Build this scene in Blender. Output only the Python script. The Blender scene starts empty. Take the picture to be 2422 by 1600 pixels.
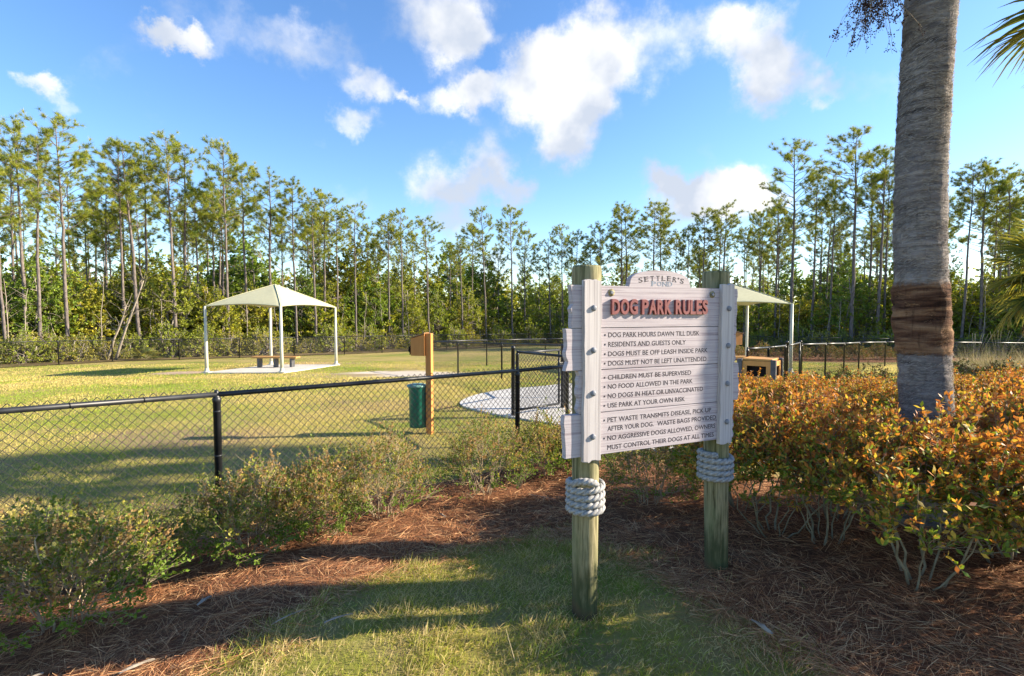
import bpy, bmesh, math, random
import numpy as np
from mathutils import Vector, Matrix

R = math.radians
random.seed(7)
rng = np.random.default_rng(7)
scene = bpy.context.scene
col = scene.collection

# ------------------------------------------------------------------ camera
F_PX, W_PX, H_PX = 1245.0, 2422.0, 1600.0
PITCH = math.atan(60.0 / F_PX)
EYE = 1.70
cam_d = bpy.data.cameras.new("camera")
cam_d.sensor_width = 36.0
cam_d.lens = 36.0 * F_PX / W_PX
cam_d.clip_start = 0.05
cam_d.clip_end = 3000.0
cam = bpy.data.objects.new("camera", cam_d)
col.objects.link(cam)
cam.location = (0, 0, EYE)
cam.rotation_euler = (R(90) - PITCH, 0, 0)
scene.camera = cam

# ------------------------------------------------------------------ sky and sun
SUN_EL, SUN_AZ = 24.0, 84.0
world = bpy.data.worlds.new("World")
scene.world = world
world.use_nodes = True
world.cycles.sampling_method = 'MANUAL'
world.cycles.sample_map_resolution = 512


def build_world():
    nt = world.node_tree
    N, L = nt.nodes, nt.links
    bg = N["Background"]
    bg.inputs[1].default_value = 0.10
    sky = N.new("ShaderNodeTexSky")
    sky.sky_type = 'NISHITA'
    sky.sun_disc = False
    sky.sun_elevation = R(SUN_EL)
    sky.sun_rotation = R(SUN_AZ)
    sky.altitude = 0.0
    sky.air_density = 1.0
    sky.dust_density = 0.25
    sky.ozone_density = 3.0
    hsv = N.new("ShaderNodeHueSaturation")
    hsv.inputs['Saturation'].default_value = 1.15
    hsv.inputs['Hue'].default_value = .505
    hsv.inputs['Value'].default_value = .98
    L.new(sky.outputs[0], hsv.inputs['Color'])
    tc = N.new("ShaderNodeTexCoord")

    def noise(scale, detail, rough=0.55):
        n = N.new("ShaderNodeTexNoise")
        n.inputs['Scale'].default_value = scale
        n.inputs['Detail'].default_value = detail
        n.inputs['Roughness'].default_value = rough
        L.new(tc.outputs['Generated'], n.inputs['Vector'])
        return n

    def math_(op, a, b=None, c=None):
        m = N.new("ShaderNodeMath")
        m.operation = op
        for i, v in enumerate((a, b, c)):
            if v is None:
                continue
            if hasattr(v, 'is_linked') or hasattr(v, 'links'):
                L.new(v, m.inputs[i])
            else:
                m.inputs[i].default_value = v
        return m.outputs[0]

    def vmath(op, a, b):
        m = N.new("ShaderNodeVectorMath")
        m.operation = op
        for i, v in enumerate((a, b)):
            if v is None:
                continue
            if hasattr(v, 'links'):
                L.new(v, m.inputs[i])
            elif op == 'SCALE' and i == 1:
                m.inputs['Scale'].default_value = v
            else:
                m.inputs[i].default_value = v
        return m

    # warped direction gives the clouds their billowing edges
    w1 = vmath('SUBTRACT', noise(7.0, 3).outputs['Color'], (.5, .5, .5)).outputs[0]
    w2 = vmath('SUBTRACT', noise(26.0, 6, .62).outputs['Color'], (.5, .5, .5)).outputs[0]
    d1 = vmath('ADD', tc.outputs['Generated'], vmath('SCALE', w1, 0.10).outputs[0]).outputs[0]
    d2 = vmath('ADD', d1, vmath('SCALE', w2, 0.075).outputs[0]).outputs[0]
    # cloud masses: bearing and height (tangents of the view angle), half width, half height, thickness
    C = [(405, 70, 90, 32, .9), (100, 205, 60, 32, .7), (145, 258, 60, 35, .42),
         (1040, 30, 190, 120, .8), (1100, 90, 110, 80, .75), (760, 110, 190, 90, .42), (560, 60, 240, 90, .36),
         (1390, 150, 140, 130, 1.05), (1350, 260, 150, 120, 1.05), (1330, 350, 110, 80, .7), (1265, 130, 80, 70, .9), (1080, 215, 160, 58, .85),
         (1200, 235, 140, 80, .8), (1540, 110, 140, 110, .48), (1430, 40, 170, 80, .42),
         (1770, 95, 125, 115, .95), (1840, 180, 130, 95, 1.0), (1960, 215, 75, 50, .6), (1660, 60, 120, 80, .38),
         (870, 195, 90, 55, .8), (828, 290, 75, 55, .7), (950, 200, 30, 22, .6),
         (1070, 445, 150, 70, .85), (1150, 385, 70, 80, .7), (1215, 465, 85, 65, .9), (1060, 530, 80, 50, .6), (990, 400, 120, 90, .28),
         (1575, 418, 75, 62, 1.0), (1735, 450, 140, 80, 1.15), (1650, 485, 150, 85, 1.0), (1820, 480, 90, 60, .6),
         (2080, 225, 100, 70, .3), (1560, 600, 200, 80, .4), (1150, 640, 260, 80, .5), (700, 660, 220, 70, .35)]
    th_c, th_s = math.cos(PITCH), math.sin(PITCH)
    tot = None
    for (px, py, rx, ry, s) in C:
        a, b = (px - W_PX / 2) / F_PX, (H_PX / 2 - py) / F_PX
        d = Vector((a, th_c + b * th_s, -th_s + b * th_c))
        ln = d.length
        d.normalize()
        e1 = Vector((d.y, -d.x, 0)).normalized()
        e2 = e1.cross(d).normalized()
        if e2.z < 0:
            e2 = -e2
        e3 = e1.cross(e2)
        rot = Matrix((e1, e2, e3)).transposed().to_euler('XYZ')
        mp = N.new("ShaderNodeMapping")
        mp.vector_type = 'TEXTURE'
        mp.inputs['Location'].default_value = d
        mp.inputs['Rotation'].default_value = rot
        k = 1.0 / F_PX / ln
        mp.inputs['Scale'].default_value = (rx * k * .92, ry * k * .92, 0.5)
        L.new(d2, mp.inputs['Vector'])
        le = vmath('LENGTH', mp.outputs[0], None)
        mr = N.new("ShaderNodeMapRange")
        mr.interpolation_type = 'SMOOTHSTEP'
        mr.inputs['From Min'].default_value = 0.15
        mr.inputs['From Max'].default_value = 1.2
        mr.inputs['To Min'].default_value = s
        mr.inputs['To Max'].default_value = 0.0
        L.new(le.outputs['Value'], mr.inputs['Value'])
        tot = mr.outputs[0] if tot is None else math_('ADD', tot, mr.outputs[0])
    # thin scattered cloud over the whole sky
    wisps = noise(3.2, 7, .6).outputs['Fac']
    wisp = N.new("ShaderNodeMapRange")
    wisp.inputs['From Min'].default_value = .54
    wisp.inputs['From Max'].default_value = .80
    wisp.inputs['To Max'].default_value = .45
    L.new(wisps, wisp.inputs['Value'])
    tot = math_('ADD', tot, wisp.outputs[0])
    fine = noise(14.0, 9, .6).outputs['Fac']
    dens = math_('SUBTRACT', tot, math_('MULTIPLY', math_('SUBTRACT', fine, .40), 1.15))
    dens = math_('MULTIPLY', dens, math_('GREATER_THAN', tot, 0.001))
    cov = N.new("ShaderNodeMapRange")
    cov.interpolation_type = 'SMOOTHSTEP'
    cov.inputs['From Min'].default_value = .0
    cov.inputs['From Max'].default_value = 1.0
    L.new(dens, cov.inputs['Value'])
    # grey shading inside the thick cloud
    shade = N.new("ShaderNodeMapRange")
    shade.inputs['From Min'].default_value = .40
    shade.inputs['From Max'].default_value = .60
    L.new(noise(5.5, 5, .5).outputs['Fac'], shade.inputs['Value'])
    cc = N.new("ShaderNodeMix")
    cc.data_type = 'RGBA'
    cc.inputs['A'].default_value = (2.25, 2.5, 2.95, 1)
    cc.inputs['B'].default_value = (4.7, 4.55, 4.3, 1)
    L.new(shade.outputs[0], cc.inputs['Factor'])
    mx = N.new("ShaderNodeMix")
    mx.data_type = 'RGBA'
    L.new(cov.outputs[0], mx.inputs['Factor'])
    L.new(hsv.outputs[0], mx.inputs['A'])
    L.new(cc.outputs['Result'], mx.inputs['B'])
    L.new(mx.outputs['Result'], bg.inputs[0])


build_world()
sun_d = bpy.data.lights.new("sun", 'SUN')
sun_d.energy = 5.0
sun_d.angle = R(0.5)
sun_d.color = (1.0, 0.87, 0.68)
sun = bpy.data.objects.new("sun", sun_d)
col.objects.link(sun)
sdir = Vector((math.sin(R(SUN_AZ)) * math.cos(R(SUN_EL)), math.cos(R(SUN_AZ)) * math.cos(R(SUN_EL)), math.sin(R(SUN_EL))))
sun.rotation_euler = (-sdir).to_track_quat('-Z', 'Y').to_euler()
sun.location = (30, 5, 20)

vs = scene.view_settings
vs.view_transform = 'Standard'
vs.look = 'None'
vs.gamma = 1.0
vs.exposure = 1.6
vs.use_curve_mapping = False
scene.cycles.max_bounces = 5
scene.cycles.diffuse_bounces = 3
scene.cycles.transparent_max_bounces = 8


# ------------------------------------------------------------------ terrain height
def zg(X, Y):
    z = np.interp(Y, [3, 3.7, 4.5, 6, 10.5, 15, 21, 26, 36, 58, 90, 400],
                  [0, -.07, -.18, -.25, -.27, -.45, -.70, -.85, -1.2, -1.9, -2.3, -2.6])
    z = z - .012 * np.clip(-np.asarray(X) - 8, 0, 25) - .014 * np.clip(np.asarray(X) - 10, 0, 25)
    z = z - .19 * np.clip((-np.asarray(X) - 1.2) / 1.6, 0, 1) * np.clip((4.9 - np.asarray(Y)) / 1.3, 0, 1)
    z = z + .06 * np.clip((np.asarray(X) - .6) / .8, 0, 1) * np.clip((5.5 - np.asarray(Y)) / 1.5, 0, 1)
    return z


def g1(X, Y):
    return float(zg(X, Y))


def at(px, Y):
    """ground X at bearing px and distance Y"""
    return (px - W_PX / 2) / F_PX * Y


_h = rng.random((256, 256))


def vn(x, y, s=1.0):
    """value noise 0..1"""
    x = np.asarray(x) / s + 57.3
    y = np.asarray(y) / s + 91.7
    xi, yi = np.floor(x).astype(int), np.floor(y).astype(int)
    fx, fy = x - xi, y - yi
    fx, fy = fx * fx * (3 - 2 * fx), fy * fy * (3 - 2 * fy)
    a, b = _h[xi % 256, yi % 256], _h[(xi + 1) % 256, yi % 256]
    c, d = _h[xi % 256, (yi + 1) % 256], _h[(xi + 1) % 256, (yi + 1) % 256]
    return (a * (1 - fx) + b * fx) * (1 - fy) + (c * (1 - fx) + d * fx) * fy


# ------------------------------------------------------------------ materials
class NT:
    def __init__(self, name):
        self.m = bpy.data.materials.new(name)
        self.m.use_nodes = True
        self.N, self.L = self.m.node_tree.nodes, self.m.node_tree.links
        self.b = self.N["Principled BSDF"]
        self.out = self.N["Material Output"]
        self.tc = self.N.new("ShaderNodeTexCoord")

    def vec(self, scale=(1, 1, 1), kind='Object', rot=(0, 0, 0)):
        mp = self.N.new("ShaderNodeMapping")
        mp.inputs['Scale'].default_value = scale
        mp.inputs['Rotation'].default_value = rot
        self.L.new(self.tc.outputs[kind], mp.inputs['Vector'])
        return mp.outputs[0]

    def noise(self, v, scale, detail=4, rough=.55, dist=0):
        n = self.N.new("ShaderNodeTexNoise")
        n.inputs['Scale'].default_value = scale
        n.inputs['Detail'].default_value = detail
        n.inputs['Roughness'].default_value = rough
        n.inputs['Distortion'].default_value = dist
        self.L.new(v, n.inputs['Vector'])
        return n.outputs['Fac']

    def ramp(self, fac, stops):
        r = self.N.new("ShaderNodeValToRGB")
        e = r.color_ramp.elements
        while len(e) < len(stops):
            e.new(.5)
        for k, (p, c) in enumerate(stops):
            e[k].position = p
            e[k].color = (*c, 1) if len(c) == 3 else c
        self.L.new(fac, r.inputs[0])
        return r.outputs[0]

    def mix(self, fac, a, b, mode='MIX'):
        m = self.N.new("ShaderNodeMix")
        m.data_type = 'RGBA'
        m.blend_type = mode
        for key, v in (('Factor', fac), ('A', a), ('B', b)):
            if hasattr(v, 'links'):
                self.L.new(v, m.inputs[key])
            elif key == 'Factor':
                m.inputs[key].default_value = v
            else:
                m.inputs[key].default_value = (*v, 1)
        return m.outputs['Result']

    def math(self, op, a, b=0.0):
        m = self.N.new("ShaderNodeMath")
        m.operation = op
        for i, v in enumerate((a, b)):
            if hasattr(v, 'links'):
                self.L.new(v, m.inputs[i])
            else:
                m.inputs[i].default_value = v
        return m.outputs[0]

    def rng(self, v, a, b, c=0.0, d=1.0):
        m = self.N.new("ShaderNodeMapRange")
        for k, x in zip(('From Min', 'From Max', 'To Min', 'To Max'), (a, b, c, d)):
            m.inputs[k].default_value = x
        self.L.new(v, m.inputs['Value'])
        return m.outputs[0]

    def color(self, c):
        if hasattr(c, 'links'):
            self.L.new(c, self.b.inputs['Base Color'])
        else:
            self.b.inputs['Base Color'].default_value = (*c, 1)
        return self

    def bump(self, h, strength=.4, dist=.01):
        b = self.N.new("ShaderNodeBump")
        b.inputs['Strength'].default_value = strength
        b.inputs['Distance'].default_value = dist
        self.L.new(h, b.inputs['Height'])
        self.L.new(b.outputs[0], self.b.inputs['Normal'])
        return self

    def rough(self, r, spec=.3, metal=0):
        self.b.inputs['Roughness'].default_value = r
        self.b.inputs['Specular IOR Level'].default_value = spec
        self.b.inputs['Metallic'].default_value = metal
        return self


MAT = {}


def two_tone(name, c1, c2, scale, detail=5, rough=.7, bump=.2, bd=.005, stretch=(1, 1, 1), lo=.35, hi=.65, spec=.3, metal=0):
    t = NT(name)
    n = t.noise(t.vec(stretch), scale, detail)
    t.color(t.ramp(n, [(lo, c1), (hi, c2)])).rough(rough, spec, metal)
    if bump:
        t.bump(n, bump, bd)
    MAT[name] = t.m


def leafy(name, transl=.35, rough=.5, spec=.3):
    """leaf colour comes from the plant's own per-leaf colour attribute"""
    t = NT(name)
    a = t.N.new("ShaderNodeAttribute")
    a.attribute_name = "tint"
    t.color(a.outputs['Color']).rough(rough, spec)
    tr = t.N.new("ShaderNodeBsdfTranslucent")
    br = t.mix(1.0, a.outputs['Color'], (1.25, 1.2, .7), 'MULTIPLY')
    t.L.new(br, tr.inputs['Color'])
    ms = t.N.new("ShaderNodeMixShader")
    ms.inputs[0].default_value = transl
    t.L.new(t.b.outputs[0], ms.inputs[1])
    t.L.new(tr.outputs[0], ms.inputs[2])
    t.L.new(ms.outputs[0], t.out.inputs['Surface'])
    MAT[name] = t.m


leafy('leaf', .38, .55, .25)
leafy('needle', .25, .6, .2)
leafy('grass_blade', .35, .6, .2)
leafy('straw', .12, .75, .15)
leafy('fibre', .1, .9, .1)

two_tone('black_steel', (.010, .011, .013), (.022, .024, .028), 9, rough=.42, bump=.08, spec=.45)
two_tone('wire', (.008, .008, .009), (.02, .02, .022), 30, rough=.5, bump=0, spec=.4)
two_tone('grey_steel', (.05, .052, .055), (.09, .09, .095), 12, rough=.45, bump=.05, spec=.5)
two_tone('concrete', (.44, .42, .385), (.54, .52, .475), 3.5, 8, .85, .25, .004)
two_tone('canopy_cloth', (.44, .42, .26), (.48, .46, .29), 8, 4, .8, .05)
two_tone('cream_steel', (.48, .465, .38), (.53, .51, .42), 6, 3, .45, .03, spec=.4)
two_tone('bench_wood', (.36, .19, .06), (.47, .26, .09), 5, 6, .6, .2, .004, (1, 12, 12))
two_tone('station_orange', (.52, .20, .05), (.61, .26, .07), 2.2, 6, .55, .15, .003, (6, 6, 1))
two_tone('bin_orange', (.56, .27, .065), (.64, .32, .09), 1.6, 6, .5, .1, .003, (8, 8, 1))
two_tone('bin_roof', (.25, .13, .06), (.33, .18, .08), 6, 5, .55, .1)
two_tone('green_can', (.006, .10, .065), (.010, .14, .09), 5, 5, .35, .08, spec=.5)
two_tone('green_lid', (.10, .22, .19), (.14, .28, .24), 6, 4, .45, .05, spec=.4)
two_tone('dark_hole', (.008, .006, .005), (.012, .01, .008), 5, rough=.9, bump=0)
two_tone('bolt_grey', (.15, .16, .19), (.21, .225, .26), 40, 4, .55, .1, .001, spec=.4)
two_tone('print_dark', (.028, .022, .028), (.045, .036, .042), 60, 3, .7, 0)
two_tone('print_blue', (.15, .20, .27), (.19, .24, .31), 60, 3, .7, 0)
two_tone('title_red', (.20, .062, .062), (.255, .088, .085), 35, 5, .7, .15, .001)
two_tone('rope', (.22, .22, .225), (.40, .39, .375), 60, 6, .9, .4, .002)
two_tone('pine_bark', (.09, .072, .065), (.22, .185, .165), 3.5, 8, .9, .7, .03, (3, 3, 1), .35, .7)
two_tone('twig', (.28, .21, .13), (.42, .33, .21), 14, 5, .85, .2, .002)
two_tone('pale_stem', (.15, .125, .075), (.27, .23, .145), 14, 5, .8, .3, .002)
two_tone('tree_bark', (.16, .13, .10), (.33, .29, .24), 3, 6, .9, .4, .02)
two_tone('dead_wood', (.20, .165, .125), (.33, .28, .22), 3, 6, .85, .3, .01, (3, 3, 1))
two_tone('fibre_pale', (.30, .26, .19), (.42, .37, .27), 9, 5, .9, .2)


def ground_materials():
    t = NT('lawn')
    v = t.vec()
    big = t.noise(v, .35, 5, .6)
    mid = t.noise(v, 2.2, 6, .65)
    fin = t.noise(v, 60, 5, .7)
    c = t.ramp(big, [(.36, (.18, .23, .035)), (.5, (.33, .29, .075)), (.62, (.43, .34, .13))])
    c = t.mix(t.rng(mid, .42, .66), c, (.34, .26, .12))
    c = t.mix(t.rng(fin, .25, .75, 0, .55), c, t.mix(1.0, c, (.45, .5, .35), 'MULTIPLY'))
    # worn sandy patches
    g = t.N.new("ShaderNodeNewGeometry")
    warp = t.noise(v, 1.1, 5, .6)
    for (x, y, rx, ry, cc) in [(-4.3, 20.3, 2.7, 1.7, (.58, .50, .40)), (-13.6, 21.6, 1.3, .9, (.42, .31, .22)), (-7.0, 19.6, 2.6, .9, (.30, .235, .13)),
                               (-10.6, 26.9, 3.6, 1.2, (.33, .23, .14)), (-2.6, 11.4, 2.4, 1.1, (.25, .19, .09)), (-2.2, 5.3, 1.4, .6, (.24, .17, .10)),
                               (-5.2, 8.2, 1.6, .8, (.27, .19, .11)), (-1.45, 11.0, .6, .35, (.24, .15, .09))]:
        mp = t.N.new("ShaderNodeMapping")
        mp.vector_type = 'TEXTURE'
        mp.inputs['Location'].default_value = (x, y, 0)
        mp.inputs['Scale'].default_value = (rx, ry, 1000)
        t.L.new(g.outputs['Position'], mp.inputs['Vector'])
        ln = t.N.new("ShaderNodeVectorMath")
        ln.operation = 'LENGTH'
        t.L.new(mp.outputs[0], ln.inputs[0])
        m = t.rng(t.math('ADD', ln.outputs['Value'], t.math('MULTIPLY', t.math('SUBTRACT', warp, .5), 1.5)), .65, 1.1, 1, 0)
        c = t.mix(m, c, cc)
    t.color(c).rough(.95, .1).bump(t.noise(v, 45, 6, .75), .9, .03)
    MAT['lawn'] = t.m

    t = NT('mulch')
    v = t.vec()
    a = t.noise(t.vec((1, 6, 1), rot=(0, 0, .5)), 14, 6, .7)
    b = t.noise(t.vec((6, 1, 1), rot=(0, 0, .3)), 12, 6, .7)
    s = t.math('MULTIPLY', t.math('ADD', a, b), .5)
    c = t.ramp(s, [(.34, (.05, .022, .015)), (.5, (.16, .072, .037)), (.66, (.32, .16, .08))])
    t.color(c).rough(.95, .1).bump(s, 1.0, .03)
    MAT['mulch'] = t.m

    t = NT('forest_floor')
    v = t.vec()
    n = t.noise(v, .8, 7, .7)
    t.color(t.ramp(n, [(.35, (.06, .055, .02)), (.5, (.14, .10, .045)), (.65, (.22, .16, .08))])).rough(.95, .1).bump(n, .8, .05)
    MAT['forest_floor'] = t.m


ground_materials()


def sign_materials():
    # carved board: grain runs along local x
    for nm, st in (('sign_board', (1.1, 1, 95)), ('sign_batten', (80, 80, 1.1))):
        t = NT(nm)
        n = t.noise(t.vec(st), 1.6, 6, .6, .4)
        n2 = t.noise(t.vec(), 5, 4)
        c = t.ramp(n, [(.36, (.25, .205, .23)), (.45, (.37, .325, .35)), (.55, (.47, .425, .45)), (.66, (.32, .275, .30))])
        if nm == 'sign_batten':
            c = t.ramp(n, [(.38, (.33, .30, .30)), (.47, (.45, .42, .42)), (.60, (.51, .48, .475))])
        c = t.mix(t.rng(n2, .35, .7, 0, .35), c, (.40, .37, .385))
        t.color(c).rough(.75, .25).bump(n, .16, .003)
        MAT[nm] = t.m
    t = NT('post_wood')
    n = t.noise(t.vec((16, 16, 1.0)), 2.2, 7, .62, .3)
    blot = t.noise(t.vec((2, 2, 1)), 2.3, 4, .6)
    c = t.ramp(n, [(.36, (.07, .062, .03)), (.45, (.19, .17, .09)), (.56, (.31, .27, .155)), (.68, (.15, .13, .07))])
    c = t.mix(t.rng(blot, .44, .66, 0, .65), c, (.135, .165, .075))
    c = t.mix(t.rng(t.noise(t.vec((5, 5, .7)), 2.0, 5), .54, .66, 0, .8), c, (.05, .06, .025))
    sz = t.N.new("ShaderNodeSeparateXYZ")
    t.L.new(t.tc.outputs['Object'], sz.inputs[0])
    moss = t.math('ADD', sz.outputs['Z'], t.math('MULTIPLY', t.math('SUBTRACT', t.noise(t.vec((3, 3, 1)), 3.0, 5, .65), .5), .9))
    c = t.mix(t.rng(moss, .36, .10, 0, .85), c, (.045, .055, .022))
    soil = t.math('ADD', sz.outputs['Z'], t.math('MULTIPLY', t.math('SUBTRACT', blot, .5), .25))
    c = t.mix(t.rng(soil, .09, .03, 0, .8), c, (.12, .075, .04))
    t.color(c).rough(.85, .15).bump(n, .8, .008)
    MAT['post_wood'] = t.m
    t = NT('palm_bark')
    sep = t.N.new("ShaderNodeSeparateXYZ")
    t.L.new(t.tc.outputs['Object'], sep.inputs[0])
    band = t.noise(t.vec((1.4, 1.4, 11)), 1.6, 7, .65, .8)
    crack = t.noise(t.vec((22, 22, 2.2)), 1.6, 5, .6)
    grey = t.ramp(band, [(.34, (.065, .055, .055)), (.48, (.17, .15, .145)), (.64, (.30, .27, .25))])
    brown = t.ramp(band, [(.34, (.035, .018, .013)), (.48, (.12, .062, .038)), (.66, (.29, .175, .10))])
    zz = t.math('ADD', sep.outputs['Z'], t.math('MULTIPLY', t.math('SUBTRACT', crack, .5), .10))
    m = t.math('MULTIPLY', t.rng(zz, 1.44, 1.48), t.rng(zz, 2.04, 2.00))
    c = t.mix(m, grey, brown)
    c = t.mix(t.rng(crack, .55, .70, 0, .6), c, t.mix(1.0, c, (.38, .36, .36), 'MULTIPLY'))
    t.color(c).rough(.95, .08).bump(t.math('ADD', band, t.math('MULTIPLY', crack, .6)), 1.0, .025)
    MAT['palm_bark'] = t.m


sign_materials()


# ------------------------------------------------------------------ mesh helpers
class MB:
    """collects shapes and links them as ONE mesh object"""

    def __init__(self):
        self.V, self.F, self.C, self.n = [], [], [], 0

    def add(self, V, faces, tint=None):
        V = np.asarray(V, float).reshape(-1, 3)
        for f in faces:                      # arrays of equal-sized faces
            self.F.append(np.asarray(f, int) + self.n)
        self.V.append(V)
        if tint is not None:
            t = np.asarray(tint, float)
            if t.ndim == 1:
                t = np.repeat(t[None, :3], len(V), 0)
            self.C.append(t)
        self.n += len(V)
        return self

    def box(self, c, s, rz=0.0, bev=0.0):
        if bev:
            return self.bevbox(c, s, rz, bev)
        x, y, z = np.array(s) / 2
        v = np.array([(-x, -y, -z), (x, -y, -z), (x, y, -z), (-x, y, -z), (-x, -y, z), (x, -y, z), (x, y, z), (-x, y, z)])
        ca, sa = math.cos(rz), math.sin(rz)
        v = np.stack([v[:, 0] * ca - v[:, 1] * sa, v[:, 0] * sa + v[:, 1] * ca, v[:, 2]], 1) + np.array(c)
        return self.add(v, [np.array([(0, 3, 2, 1), (4, 5, 6, 7), (0, 1, 5, 4), (1, 2, 6, 5), (2, 3, 7, 6), (3, 0, 4, 7)])])

    def bevbox(self, c, s, rz, bev):
        bm = bmesh.new()
        bmesh.ops.create_cube(bm, size=1.0)
        for v in bm.verts:
            v.co = Vector((v.co.x * s[0], v.co.y * s[1], v.co.z * s[2]))
        bmesh.ops.bevel(bm, geom=list(bm.edges), offset=bev, segments=2, affect='EDGES', profile=.6)
        bmesh.ops.rotate(bm, verts=bm.verts, cent=(0, 0, 0), matrix=Matrix.Rotation(rz, 3, 'Z'))
        bmesh.ops.translate(bm, verts=bm.verts, vec=c)
        return self.bm(bm)

    def bm(self, bm):
        bm.verts.index_update()
        V = [tuple(v.co) for v in bm.verts]
        groups = {}
        for f in bm.faces:
            groups.setdefault(len(f.verts), []).append([v.index for v in f.verts])
        bm.free()
        return self.add(V, [np.array(g) for g in groups.values()])

    def tube(self, pts, rad, n=6, tint=None, caps=True, jit=None):
        P = np.asarray(pts, float)
        k = len(P)
        r = np.full(k, rad) if np.isscalar(rad) else np.asarray(rad, float)
        T = np.gradient(P, axis=0)
        T /= np.maximum(np.linalg.norm(T, axis=1, keepdims=True), 1e-9)
        up = np.eye(3)[int(np.argmin(np.abs(T).max(0) + np.array([.002, .001, 0])))]
        A = np.cross(T, up)
        A /= np.maximum(np.linalg.norm(A, axis=1, keepdims=True), 1e-9)
        for i in range(1, k):
            if A[i] @ A[i - 1] < 0:
                A[i] = -A[i]
        B = np.cross(T, A)
        ang = np.linspace(0, 2 * math.pi, n, endpoint=False)
        V = P[:, None, :] + r[:, None, None] * (np.cos(ang)[None, :, None] * A[:, None, :] + np.sin(ang)[None, :, None] * B[:, None, :])
        if jit is not None:
            V = V + jit
        i = np.arange(k - 1)[:, None] * n
        j = np.arange(n)[None, :]
        j2 = (j + 1) % n
        q = np.stack([i + j, i + j2, i + n + j2, i + n + j], -1).reshape(-1, 4)
        fs = [q]
        if caps and n > 2:
            fs += [np.arange(n)[None, ::-1], (np.arange(n) + (k - 1) * n)[None, :]]
        return self.add(V.reshape(-1, 3), fs, tint)

    def lathe(self, prof, n=16, c=(0, 0, 0)):
        prof = np.asarray(prof, float)
        return self.tube([(c[0], c[1], c[2] + z) for r, z in prof], [max(r, 1e-4) for r, z in prof], n)

    def leaves(self, P, D, S, Ln, Wd, tint, cup=0.15):
        """diamond leaves: P base, D direction, S side, per-leaf length and width"""
        Nn = np.cross(D, S)
        Ln, Wd = np.asarray(Ln)[:, None], np.asarray(Wd)[:, None]
        mid = P + D * Ln * .5 - Nn * Ln * cup * .5
        V = np.stack([P, mid + S * Wd * .5 + Nn * Wd * cup, P + D * Ln, mid - S * Wd * .5 + Nn * Wd * cup], 1)
        k = len(P)
        return self.add(V.reshape(-1, 3), [np.arange(k * 4).reshape(k, 4)], np.repeat(tint, 4, 0))

    def blades(self, P, D, S, Ln, Wd, bend, tint):
        """blade of one quad and a tip; bend is a vector added at the tip"""
        Ln, Wd = np.asarray(Ln)[:, None], np.asarray(Wd)[:, None]
        m = P + D * Ln * .55 + bend * .3
        t = P + D * Ln + bend
        V = np.stack([P - S * Wd * .5, P + S * Wd * .5, m + S * Wd * .4, m - S * Wd * .4, t], 1)
        k = len(P)
        i = np.arange(k)[:, None] * 5
        return self.add(V.reshape(-1, 3), [i + np.array([[0, 1, 2, 3]]), i + np.array([[3, 2, 4]])], np.repeat(tint, 5, 0))

    def mesh(self, name, mat, smooth=False):
        me = bpy.data.meshes.new(name)
        if not self.V:
            return me
        V = np.concatenate(self.V)
        me.vertices.add(len(V))
        me.vertices.foreach_set('co', V.ravel())
        idx = np.concatenate([f.ravel() for f in self.F])
        tot = np.concatenate([np.full(len(f), f.shape[1]) for f in self.F])
        me.loops.add(len(idx))
        me.loops.foreach_set('vertex_index', idx.astype(np.int32))
        me.polygons.add(len(tot))
        st = np.concatenate([[0], np.cumsum(tot)[:-1]])
        me.polygons.foreach_set('loop_start', st.astype(np.int32))
        me.polygons.foreach_set('use_smooth', np.full(len(tot), bool(smooth)))
        if self.C:
            ca = me.color_attributes.new('tint', 'FLOAT_COLOR', 'POINT')
            C = np.concatenate(self.C)
            ca.data.foreach_set('color', np.concatenate([C, np.ones((len(C), 1))], 1).ravel())
        me.update(calc_edges=True)
        me.validate()
        me.materials.append(MAT[mat] if isinstance(mat, str) else mat)
        return me

    def build(self, name, mat, parent=None, smooth=False, loc=None):
        o = bpy.data.objects.new(name, self.mesh(name, mat, smooth))
        col.objects.link(o)
        if parent is not None:
            o.parent = parent
        if loc is not None:
            o.location = loc
        return o


def thing(name, label, cat, loc=(0, 0, 0), rz=0.0, group=None):
    o = bpy.data.objects.new(name, None)
    o.empty_display_size = .2
    col.objects.link(o)
    o.location = loc
    o.rotation_euler = (0, 0, rz)
    return tag(o, label, cat, group)


def tag(o, label, cat, group=None):
    o['label'] = label
    o['category'] = cat
    if group:
        o['group'] = group
    return o


def kids(o):
    return KIDS.get(o.name, [c for c in o.children])


KIDS = {}


def copy_tree(o, parent=None):
    c = o.copy()
    col.objects.link(c)
    c.parent = parent
    for ch in o.children:
        copy_tree(ch, c)
    return c


def unit(v):
    return v / np.maximum(np.linalg.norm(v, axis=-1, keepdims=True), 1e-9)


def rand_dirs(n, r=rng):
    return unit(r.normal(size=(n, 3)))


def side_of(D, r=rng):
    return unit(np.cross(D, rand_dirs(len(D), r)))


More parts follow.
